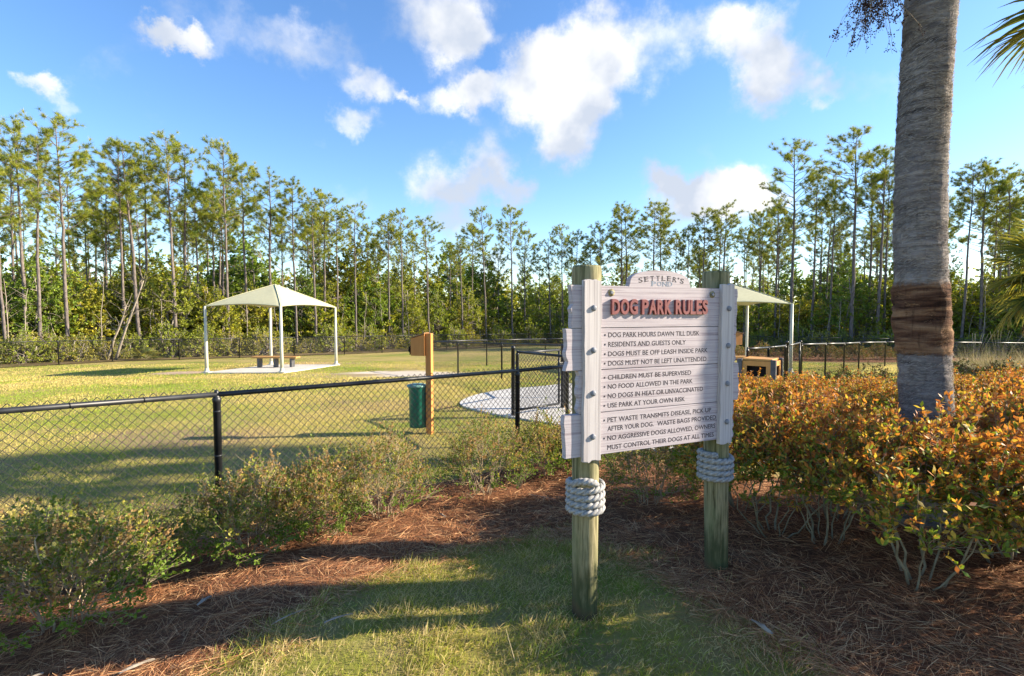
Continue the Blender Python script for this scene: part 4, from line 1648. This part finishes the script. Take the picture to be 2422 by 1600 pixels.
def add_frond(t, fm, loc, az, el, sc=1.0, roll=0.0):
    o = bpy.data.objects.new('frond', fm[0])
    col.objects.link(o)
    o.parent = t
    o.location = loc
    o.rotation_euler = (roll, -el, az)
    o.scale = (sc, sc, sc)
    b = bpy.data.objects.new('fan_blade', fm[1])
    col.objects.link(b)
    b.parent = o


def palm_trunk(t, path, rad, fib_n, seed, z_brown=None):
    """ringed trunk with a coat of loose fibres; path is (z, dx, dy)"""
    q = np.random.default_rng(seed)
    P = np.array([(x, y, z) for z, x, y in path])
    zz = np.linspace(P[0, 2], P[-1, 2], 150)
    cx, cy = np.interp(zz, P[:, 2], P[:, 0]), np.interp(zz, P[:, 2], P[:, 1])
    for _ in range(8):
        cx[1:-1] = (cx[:-2] + cx[2:] + 2 * cx[1:-1]) / 4
    rr = np.interp(zz, rad[0], rad[1])
    n = 40
    ang = np.linspace(0, 2 * math.pi, n, endpoint=False)
    A, Z = np.meshgrid(ang, zz)
    ring = .006 * np.sin(Z * 95 + 2.5 * np.sin(A * 1 + Z)) + .010 * (vn(np.cos(A) * 2 + Z * 3, np.sin(A) * 2 + Z * 9, .5) - .5)
    rough = .016 * (vn(A * 3, Z * 14, 1.0) - .5)
    if z_brown:
        inb = ((Z > z_brown[0]) & (Z < z_brown[1])).astype(float)
        ring = ring + inb * (.010 + .022 * (vn(A * 2.2, Z * 11, .8) - .5))
    jr = ring + rough
    jit = np.stack([np.cos(A), np.sin(A), 0 * A], -1) * jr[..., None]
    mb = MB()
    i = np.arange(len(zz) - 1)[:, None] * n
    j = np.arange(n)[None, :]
    V = np.stack([cx[:, None] + (rr[:, None]) * np.cos(A), cy[:, None] + rr[:, None] * np.sin(A), Z], -1) + jit
    qd = np.stack([i + j, i + (j + 1) % n, i + n + (j + 1) % n, i + n + j], -1).reshape(-1, 4)
    mb.add(V.reshape(-1, 3), [qd])
    tr = mb.build('trunk', 'palm_bark', t, True)
    if fib_n:
        z = q.uniform(P[0, 2] + .1, P[-1, 2], fib_n)
        a = q.uniform(0, 2 * math.pi, fib_n)
        r = np.interp(z, rad[0], rad[1])
        o = np.stack([np.cos(a), np.sin(a), 0 * a], 1)
        s = np.stack([-np.sin(a), np.cos(a), 0 * a], 1)
        B = np.stack([np.interp(z, zz, cx), np.interp(z, zz, cy), z], 1) + o * (r + .002)[:, None]
        drift = vn(a * 2.5, z * 5, 1.0) - .5
        D = unit(s * (1.0 + .2 * q.normal(size=fib_n))[:, None] + np.array([0, 0, 1.0]) * (.15 + .9 * drift + .3 * q.normal(size=fib_n))[:, None] + o * q.uniform(.05, .42, fib_n)[:, None])
        Ln = q.uniform(.02, .065, fib_n)
        tint = np.array([.33, .30, .28]) * q.uniform(.3, 1.2, (fib_n, 1))
        if z_brown:
            br = (z > z_brown[0]) & (z < z_brown[1] + .02 * q.normal(size=fib_n))
            tint = np.where(br[:, None], np.array([.27, .155, .085]) * q.uniform(.3, 1.25, (fib_n, 1)), tint)
        m = MB().blades(B, D, unit(np.cross(D, o)), Ln, q.uniform(.0015, .0035, fib_n), -o * (Ln * .3)[:, None], tint)
        ob = m.build('fibres', 'fibre', tr)
        ob['kind'] = 'stuff'
    return tr


def fruit_cluster(t, start, mid, seed):
    q = np.random.default_rng(seed)
    st = MB()
    start, mid = np.array(start), np.array(mid)
    pts = [start, start * .55 + mid * .45 + np.array([0, 0, .12]), mid + np.array([0, 0, .28]), mid]
    st.tube(pts, [.014, .012, .008, .005], 6)
    tips = []
    for k in range(64):
        b = mid + np.array([0, 0, .28]) * q.random()
        e = mid + np.array([q.normal() * .12, q.normal() * .11, -.06 - .34 * q.random()])
        e[0:2] += (e[0:2] - mid[0:2]) * .2
        m = (b + e) / 2 + np.array([q.normal() * .03, q.normal() * .03, .05])
        p = np.stack([b, m, e])
        st.tube(p, [.0022, .0016, .001], 3, caps=False)
        for _ in range(3):
            tt = q.uniform(.35, 1)
            s0 = b * (1 - tt) ** 2 + 2 * m * tt * (1 - tt) + e * tt * tt
            tips.append((s0, s0 + np.array([q.normal() * .045, q.normal() * .045, -.03 - .07 * q.random()])))
    o = st.build('fruit_stalk', 'twig', t)
    be = MB()
    octa = np.array([(1, 0, 0), (-1, 0, 0), (0, 1, 0), (0, -1, 0), (0, 0, 1), (0, 0, -1)], float)
    of = np.array([(0, 2, 4), (2, 1, 4), (1, 3, 4), (3, 0, 4), (2, 0, 5), (1, 2, 5), (3, 1, 5), (0, 3, 5)])
    n = 0
    for (a, b) in tips:
        be.tube([a, b], [.0012, .0008], 3, tint=(.16, .10, .07), caps=False)
        for k in range(9):
            tt = q.random()
            c = a + (b - a) * tt + q.normal(size=3) * .008
            be.add(c + octa * q.uniform(.0045, .0068), [of], np.array([.045, .028, .030]) * q.uniform(.6, 1.8))
    ob = be.build('berries', 'fibre', o)
    ob['kind'] = 'stuff'


def boots(t, z0, z1, r, seed, n=14):
    """stubs of cut leaf stalks under the crown"""
    q = random.Random(seed)
    for k in range(n):
        a = 2.399 * k
        z = z0 + (z1 - z0) * k / n
        c, s = math.cos(a), math.sin(a)
        p = [(c * r * .85, s * r * .85, z), (c * r * 1.18, s * r * 1.18, z + .16), (c * r * 1.55, s * r * 1.55, z + .34)]
        MB().tube(p, [.060, .042, .026], 6).build('leaf_stub', 'fibre_pale', t)


def make_palms():
    X, Y = 3.345, 4.22
    z0 = g1(X, Y)
    t = thing('palm_tree', 'tall palm with thick shaggy grey trunk and a brown band', 'palm', (X, Y, z0))
    k = 1 / 296.
    path = [(-.1, .03, 0), (.6, .02, 0), (1.0, 0.0, 0), (1.7, -.055, 0), (2.4, -.105, 0), (3.0, -.115, 0), (3.7, -.10, 0), (4.3, -.075, 0), (4.8, -.06, 0), (5.3, -.05, 0)]
    palm_trunk(t, path, ([-.1, .3, .8, 1.44, 1.48, 2.01, 2.05, 3, 4, 4.5, 5.3], [.225, .190, .178, .172, .177, .178, .172, .169, .165, .178, .165]), 42000, 4, (1.46, 2.02))
    boots(t, 4.40, 5.25, .165, 2, 18)
    fruit_cluster(t, (-.15, -.05, 4.95), (-.56, -.06, 4.22), 5)
    q = random.Random(3)
    for i in range(20):
        add_frond(t, FRONDS[i % 3], (-.05, 0, 5.25 + .015 * i), 2.399 * i + .4, R(12 + 3.4 * i), q.uniform(1.0, 1.2), q.uniform(-.2, .2))
    # second palm, just out of view, its fans reaching into it
    X, Y = 4.35, 3.62
    z0 = g1(X, Y)
    t = thing('palm_tree', 'palm whose green fan leaves hang over the hedge high beside the trunk', 'palm', (X, Y, z0))
    palm_trunk(t, [(-.1, 0, 0), (1.2, .03, 0), (2.4, .02, 0), (4.9, 0, 0)], ([-.1, .4, 2, 4.9], [.24, .20, .19, .18]), 0, 5)
    boots(t, 4.0, 4.8, .18, 6)
    for i in range(18):
        az = 2.399 * i
        if math.cos(az) < -.25:
            continue                                   # fans left out on this side to keep the crown's shadow off the sign
        add_frond(t, FROND_Y if i % 4 == 0 else FRONDS[i % 3], (0, 0, 4.75 + .012 * i), az, R(18 + 3.6 * i), q.uniform(.85, 1.0), q.uniform(-.25, .25))
    for az, el, k in ((170, 52, 0), (205, 60, 1), (150, 66, 2), (230, 45, 1), (130, 50, 0)):
        add_frond(t, FRONDS[k], (0, 0, 4.9), R(az), R(el), .95)
    add_frond(t, FRONDS[0], (0, 0, 3.80), R(178), R(4), .74, .3)
    add_frond(t, FROND_Y, (0, 0, 3.72), R(184), R(0), .72, -.3)
    add_frond(t, FROND_DEAD, (0, 0, 3.46), R(178), R(2), .68, .1)
    # third palm further right, beyond the walk
    X, Y = 9.5, 7.9
    z0 = g1(X, Y)
    t = thing('palm_tree', 'tall palm standing beyond the walk past the hedge', 'palm', (X, Y, z0))
    palm_trunk(t, [(-.1, 0, 0), (2, .02, 0), (4, 0, 0), (6.4, 0, 0)], ([-.1, .4, 3, 6.4], [.26, .22, .20, .19]), 0, 5)
    boots(t, 5.5, 6.3, .19, 6)
    for i in range(24):
        add_frond(t, FROND_Y if i % 4 == 0 else FRONDS[i % 3], (0, 0, 6.25 + .012 * i), 2.399 * i, R(-32 + 4.6 * i), q.uniform(.95, 1.1), q.uniform(-.25, .25))
    # short palm further along
    X, Y = 9.15, 8.9
    X, Y = 13.25, 12.8
    z0 = g1(X, Y)
    t = thing('palm_tree', 'short palm with spiky yellow-green fans near the pale grass', 'palm', (X, Y, z0))
    palm_trunk(t, [(-.1, 0, 0), (1.2, 0, 0), (3.0, 0, 0)], ([-.1, 1, 3.0], [.24, .22, .2]), 0, 8)
    for i in range(24):
        add_frond(t, FROND_Y if i % 3 == 0 else FRONDS[i % 3], (0, 0, 2.85 + .012 * i), 2.399 * i, R(-42 + 5.2 * i), q.uniform(.95, 1.15), q.uniform(-.25, .25))
    add_frond(t, FRONDS[1], (0, 0, 2.95), R(184), R(6), 1.15, .3)
    add_frond(t, FROND_Y, (0, 0, 2.85), R(190), R(-22), 1.15, -.2)
    add_frond(t, FROND_DEAD, (0, 0, 2.8), R(170), R(-30), 1.1, -.2)


make_palms()


# ------------------------------------------------------------------ the pine wood
def pine_proto(seed, crown=.45, H=15.0, dens=1.0, lean=0.0):
    q = np.random.default_rng(seed)
    tr, nd = MB(), MB()
    zs = np.linspace(-.3, H, 26)
    wob = np.cumsum(q.normal(size=(26, 2)) * .016, 0)
    wob -= np.linspace(0, 1, 26)[:, None] * wob[-1] * .5
    wob[:, 0] += lean * (zs / H) ** 1.6
    rad = np.interp(zs, [-.3, .3, H * .5, H * .9, H], [.155, .118, .085, .036, .010])
    tr.tube(np.stack([wob[:, 0], wob[:, 1], zs], 1), rad, 9)
    tufts = []
    c0 = H * (1 - crown)
    nb = int(46 * dens)
    for b in range(nb):
        f = (b + q.random()) / nb
        z = c0 + (H - c0) * f ** .85
        c = np.array([np.interp(z, zs, wob[:, 0]), np.interp(z, zs, wob[:, 1]), z])
        az = q.uniform(0, 2 * math.pi)
        L = (2.1 * (1 - f) ** .65 + .35) * q.uniform(.55, 1.2) * (.55 + .45 * min(1, f * 5))
        rise = q.uniform(.15, .75)
        d = np.array([math.cos(az), math.sin(az), rise])
        t = np.linspace(0, 1, 5)[:, None]
        p = c + d * L * t + np.array([0, 0, .18]) * L * t ** 2 + q.normal(size=(5, 3)) * .03
        tr.tube(p, np.linspace(.028, .009, 5) * (.6 + .4 * (1 - f)), 4, caps=False)
        tufts.append((p[-1], unit(d)))
        for s in range(int(2 + 3.4 * L * dens)):
            tt = q.uniform(.55, 1.0)
            base = c + d * L * tt + np.array([0, 0, .18]) * L * tt ** 2
            dd = unit(d + rand_dirs(1, q)[0] * .9 + np.array([0, 0, .35]))
            l2 = q.uniform(.15, .55)
            e = base + dd * l2
            tr.tube([base, e], [.010, .006], 3, caps=False)
            tufts.append((e, dd))
    for b in range(int(10 * dens)):          # dead branches below the crown
        z = q.uniform(H * .25, c0 + .5)
        c = np.array([np.interp(z, zs, wob[:, 0]), np.interp(z, zs, wob[:, 1]), z])
        az = q.uniform(0, 6.28)
        L = q.uniform(.4, 1.4)
        e = c + np.array([math.cos(az), math.sin(az), q.uniform(-.1, .6)]) * L
        tr.tube([c, (c + e) / 2 + np.array([0, 0, .06]), e], [.014, .010, .004], 3, caps=False)
    tufts.append((np.array([wob[-1, 0], wob[-1, 1], H + .05]), np.array([0, 0, 1.0])))
    C = np.array([a for a, _ in tufts])
    Dt = np.array([b for _, b in tufts])
    k = 60
    n = len(C) * k
    D = unit(np.repeat(Dt, k, 0) * .55 + rand_dirs(n, q) * 1.05 + np.array([0, 0, .12]))
    P = np.repeat(C, k, 0) - np.repeat(Dt, k, 0) * (q.random(n) * .16)[:, None]
    tone = q.random(len(C))
    base = np.where((tone < .55)[:, None], np.array([.27, .31, .032]), np.where((tone < .85)[:, None], np.array([.38, .38, .05]), np.array([.12, .18, .04])))
    tint = np.repeat(base, k, 0) * q.uniform(.7, 1.2, (n, 1))
    S = side_of(D, q)
    Ln = q.uniform(.15, .34, n)
    W = .0135
    V = np.stack([P - S * W * .5, P + S * W * .5, P + D * Ln[:, None]], 1)
    nd.add(V.reshape(-1, 3), [np.arange(n * 3).reshape(n, 3)], np.repeat(tint, 3, 0))
    return (tr.mesh('trunk', 'pine_bark', True), nd.mesh('crown', 'needle'), 'trunk', 'crown')


PINES = [pine_proto(51, .40), pine_proto(52, .33), pine_proto(53, .46, dens=1.15), pine_proto(54, .30, dens=.9, lean=.35), pine_proto(55, .38, dens=.8), pine_proto(56, .48, dens=.85, lean=-.35),
         pine_proto(57, .26, dens=.75), pine_proto(58, .40, dens=1.1)]


def wood_line(px):
    return float(np.interp(px, [-500, 0, 260, 800, 1000, 1250, 1500, 1700, 1900, 2100, 2300, 2422, 3000], [30, 30, 35, 42, 50, 62, 65, 60, 50, 46, 43, 41, 36]))


KIND = ['full high crown', 'short crown on a long bare trunk', 'dense deep crown', 'small crown on a leaning stem', 'thin open crown', 'long loose crown and bowed stem', 'tiny topknot crown', 'broad tufted crown']


def where(px):
    for lim, w in ((210, 'at the end of the perimeter fence'), (430, 'around the leaning dead trunks'), (820, 'behind the bench shelter'), (1000, 'behind the waste station'), (1330, 'beyond the gate and dividing fences'),
                   (1760, 'behind the rules sign'), (2090, 'behind the litter bin and second shelter'), (2250, 'behind the palm trunk')):
        if px < lim:
            return w
    return 'between palm trunk and pale grass'


def pine_at(px, top, extra=0.0, kind=None, label=None):
    Y = wood_line(px) + extra
    X = at(px, Y)
    zb = g1(X, Y)
    # tree height from the bearing of its top
    h = EYE + (740 - top) / F_PX * Y * 1.0 - zb
    k = random.randrange(8) if kind is None else kind
    s = h / 15.0
    o = plant('pine_tree', PINES[k], label or 'pine with %s %s' % (KIND[k], where(px)), 'pine tree', (X, Y, zb), random.uniform(0, 6.28),
              (s * random.uniform(.85, 1.15), s * random.uniform(.85, 1.15), s), None if label else 'pines beyond the perimeter fence')
    o.rotation_euler.x, o.rotation_euler.y = random.gauss(0, .013), random.gauss(0, .013)


FRONT = [(8, 345), (34, 352, 3), (60, 312, 1), (92, 345, 0, 4), (158, 290, 0, 2), (205, 510, 5), (252, 430, 3), (292, 357, 1), (330, 352, 0), (348, 362, 2), (418, 335, 0, 0), (434, 352, 2), (468, 455, 3),
         (505, 470, 4), (542, 352, 0, 7), (585, 408, 2), (640, 425, 1), (668, 500, 4), (702, 440, 0, 2), (748, 462, 0, 5), (768, 470, 2), (800, 505, 3), (842, 490, 0, 4), (872, 545, 4), (896, 560, 5), (920, 520, 0, 1),
         (953, 505, 0, 0), (985, 560, 4), (1015, 525, 0, 3), (1066, 582, 2), (1095, 575, 0), (1117, 548, 2), (1151, 500, 0, 0), (1180, 590, 4), (1213, 500, 0, 1), (1242, 552, 1), (1275, 610, 3), (1303, 568, 0), (1332, 543, 0),
         (1365, 555, 2), (1392, 570, 4), (1420, 537, 0), (1470, 492, 0, 2), (1483, 500, 2), (1545, 488, 0, 0), (1562, 500, 3), (1600, 555, 2), (1625, 545, 0), (1662, 505, 0), (1692, 512, 1), (1708, 492, 2), (1760, 545, 1),
         (1795, 510, 2), (1832, 480, 1), (1869, 347, 0, 2), (1920, 425, 2), (1960, 440, 1), (2014, 325, 0, 0), (2050, 425, 3), (2075, 372, 1, 1), (2092, 400, 3), (2150, 430, 2), (2275, 405, 0, 3), (2322, 395, 1, 2), (2345, 420, 3),
         (2385, 428, 1), (2440, 400, 0), (2500, 430, 2)]
special = {158: 'tallest dark-tufted pine standing before the wood beside the leaning dead trunks', 418: 'straight pine with double-looking trunk beside the shade shelter',
           2014: 'thin-crowned pine towering beside the palm trunk', 1869: 'broad-crowned pine above the second shelter'}
for e in FRONT:
    px, top = e[0], e[1]
    pine_at(px, top, (e[2] if len(e) > 2 else 0) * .9, e[3] if len(e) > 3 else None, special.get(px))
for i in range(110):
    px = random.uniform(-250, 2700)
    base = np.interp(px, [-250, 160, 420, 560, 780, 1000, 1300, 1600, 1850, 2100, 2420, 2700], [380, 400, 420, 450, 530, 590, 610, 580, 480, 470, 470, 460])
    pine_at(px, base + random.uniform(-10, 120), random.uniform(4, 22))


# ------------------------------------------------------------------ undergrowth trees
def pal_forest(base):
    def f(zf, tw, q):
        n = len(zf)
        g = np.array(base)
        c = np.where((tw < .35)[:, None], g * np.array([1.75, 1.6, 1.2]), np.where((tw < .75)[:, None], g * 1.35, g * .85))
        return c * q.uniform(.65, 1.2, (n, 1))
    return f


def broadleaf(seed, h, r, base, n3=520, per=22, leaf=.15, bottom=.30, stems=3):
    w, l = shrub(seed, h, r, stems, 70, n3, per, leaf, leaf * .55, pal_forest(base), 'tree_bark', .06, bottom, .35, .55, .03, .1)
    return (w.mesh('trunk', 'tree_bark', True), l.mesh('crown', 'leaf'), 'trunk', 'crown')


BROAD = [broadleaf(71, 6.0, 2.1, (.19, .24, .03), bottom=.25), broadleaf(72, 5.2, 1.9, (.25, .27, .032), bottom=.2), broadleaf(73, 7.0, 1.8, (.15, .22, .034), bottom=.3),
         broadleaf(74, 4.2, 1.8, (.26, .26, .034), bottom=.15, stems=5), broadleaf(75, 6.5, 1.6, (.21, .24, .034), n3=300, bottom=.35)]
BRUSH = [broadleaf(81, 2.0, 1.3, (.20, .24, .03), 330, 18, .10, .15, 7), broadleaf(82, 1.6, 1.4, (.26, .25, .05), 260, 14, .09, .12, 8)]

BLOOK = ['rounded broadleaf tree', 'spreading yellow-green broadleaf tree', 'tall dark broadleaf tree', 'low many-stemmed broadleaf tree', 'slim open broadleaf tree']
for i in range(76):
    px = -350 + i * 42 + random.uniform(-18, 18)
    Y = wood_line(px) + random.uniform(.4, 4.5)
    X = at(px, Y)
    s = random.uniform(.7, 1.12) * float(np.interp(px, [0, 900, 1200, 1700, 2000], [1.1, .95, .95, 1.0, 1.2]))
    k = random.randrange(5)
    plant('broadleaf_tree', BROAD[k], '%s under the pines %s' % (BLOOK[k], where(px)), 'tree', gz(X, Y), random.uniform(0, 6.28), (s * 1.1, s * 1.1, s), 'undergrowth trees under the pines')
for i in range(110):
    px = -600 + i * 35 + random.uniform(-25, 25)
    Y = wood_line(px) + random.uniform(6, 34)
    X = at(px, Y)
    s = random.uniform(1.25, 1.85)
    k = random.randrange(5)
    plant('broadleaf_tree', BROAD[k], '%s deep in the wood %s' % (BLOOK[k], where(px)), 'tree', gz(X, Y), random.uniform(0, 6.28), (s * 1.3, s * 1.3, s), 'broadleaf trees deep in the wood')
for i in range(62):
    px = -250 + i * 47 + random.uniform(-20, 20)
    Y = wood_line(px) - random.uniform(-.5, 1.6)
    X = at(px, Y)
    if not (Y > np.interp(X, [p[0] for p in PERIM], [p[1] for p in PERIM]) + 1.0) and X > -24:
        Y = float(np.interp(X, [p[0] for p in PERIM], [p[1] for p in PERIM])) + 1.2
    s = random.uniform(.7, 1.2)
    plant('brush', BRUSH[i % 2], ('leafy green' if i % 2 == 0 else 'tawny half-bare') + ' brush behind the fence ' + where(px), 'bush', gz(X, Y), random.uniform(0, 6.28), s, 'brush behind the perimeter fence')

# slim bare saplings along the edge
SAP = []
for s in range(3):
    q = np.random.default_rng(90 + s)
    mb = MB()
    pts = np.stack([np.cumsum(q.normal(size=10) * .05), np.cumsum(q.normal(size=10) * .05), np.linspace(-.1, 5.5, 10)], 1)
    mb.tube(pts, np.linspace(.045, .012, 10), 6)
    for k in range(14):
        z = q.uniform(1.2, 5.3)
        c = np.array([np.interp(z, pts[:, 2], pts[:, 0]), np.interp(z, pts[:, 2], pts[:, 1]), z])
        a = q.uniform(0, 6.28)
        e = c + np.array([math.cos(a), math.sin(a), .9]) * q.uniform(.3, .9)
        mb.tube([c, e], [.012, .004], 3, caps=False)
    SAP.append(mb.mesh('bare_sapling', 'dead_wood', True))
for i in range(46):
    px = random.uniform(-50, 2450)
    Y = wood_line(px) + random.uniform(-.6, 2.5)
    X = at(px, Y)
    o = bpy.data.objects.new('bare_sapling', SAP[i % 3])
    col.objects.link(o)
    o.location = gz(X, Y)
    o.rotation_euler = (random.uniform(-.06, .06), random.uniform(-.06, .06), random.uniform(0, 6.28))
    sc = random.uniform(.5, 1.1)
    o.scale = (1, 1, sc)
    tag(o, 'thin pale leafless sapling at the edge of the wood', 'sapling', 'bare saplings at the wood edge')

# leaning dead trunks by the fence
for (px0, px1, Y, h, lab) in ((268, 342, 33.0, 5.0, 'pale dead trunk leaning steeply against the pines'), (250, 300, 33.4, 3.4, 'shorter grey dead trunk leaning beside the pale one')):
    X0, X1 = at(px0, Y), at(px1, Y)
    t = thing('leaning_dead_tree', lab, 'dead tree', gz(X0, Y))
    q = np.random.default_rng(px0)
    p = np.stack([np.linspace(0, X1 - X0, 8), q.normal(size=8) * .04, np.linspace(-.1, h, 8)], 1)
    MB().tube(p, np.linspace(.085, .035, 8), 8).build('trunk', 'dead_wood', t, True)
    br = MB()
    for k in range(16):
        c = p[q.integers(3, 8)]
        e = c + np.array([q.normal() * .7, q.normal() * .4, q.uniform(.1, 1.0)])
        br.tube([c, (c + e) / 2 + q.normal(size=3) * .08, e], [.02, .013, .004], 4, caps=False)
    br.build('branches', 'dead_wood', t)

# low palmetto at the fence foot
t = thing('palmetto', 'small green palmetto fan at the foot of the perimeter fence', 'palmetto', gz(at(340, 33.2), 33.2))
for i in range(9):
    add_frond(t, FROND_Y if i % 2 else FRONDS[i % 3], (0, 0, .02), 2.399 * i, R(20 + 6 * i), .7)
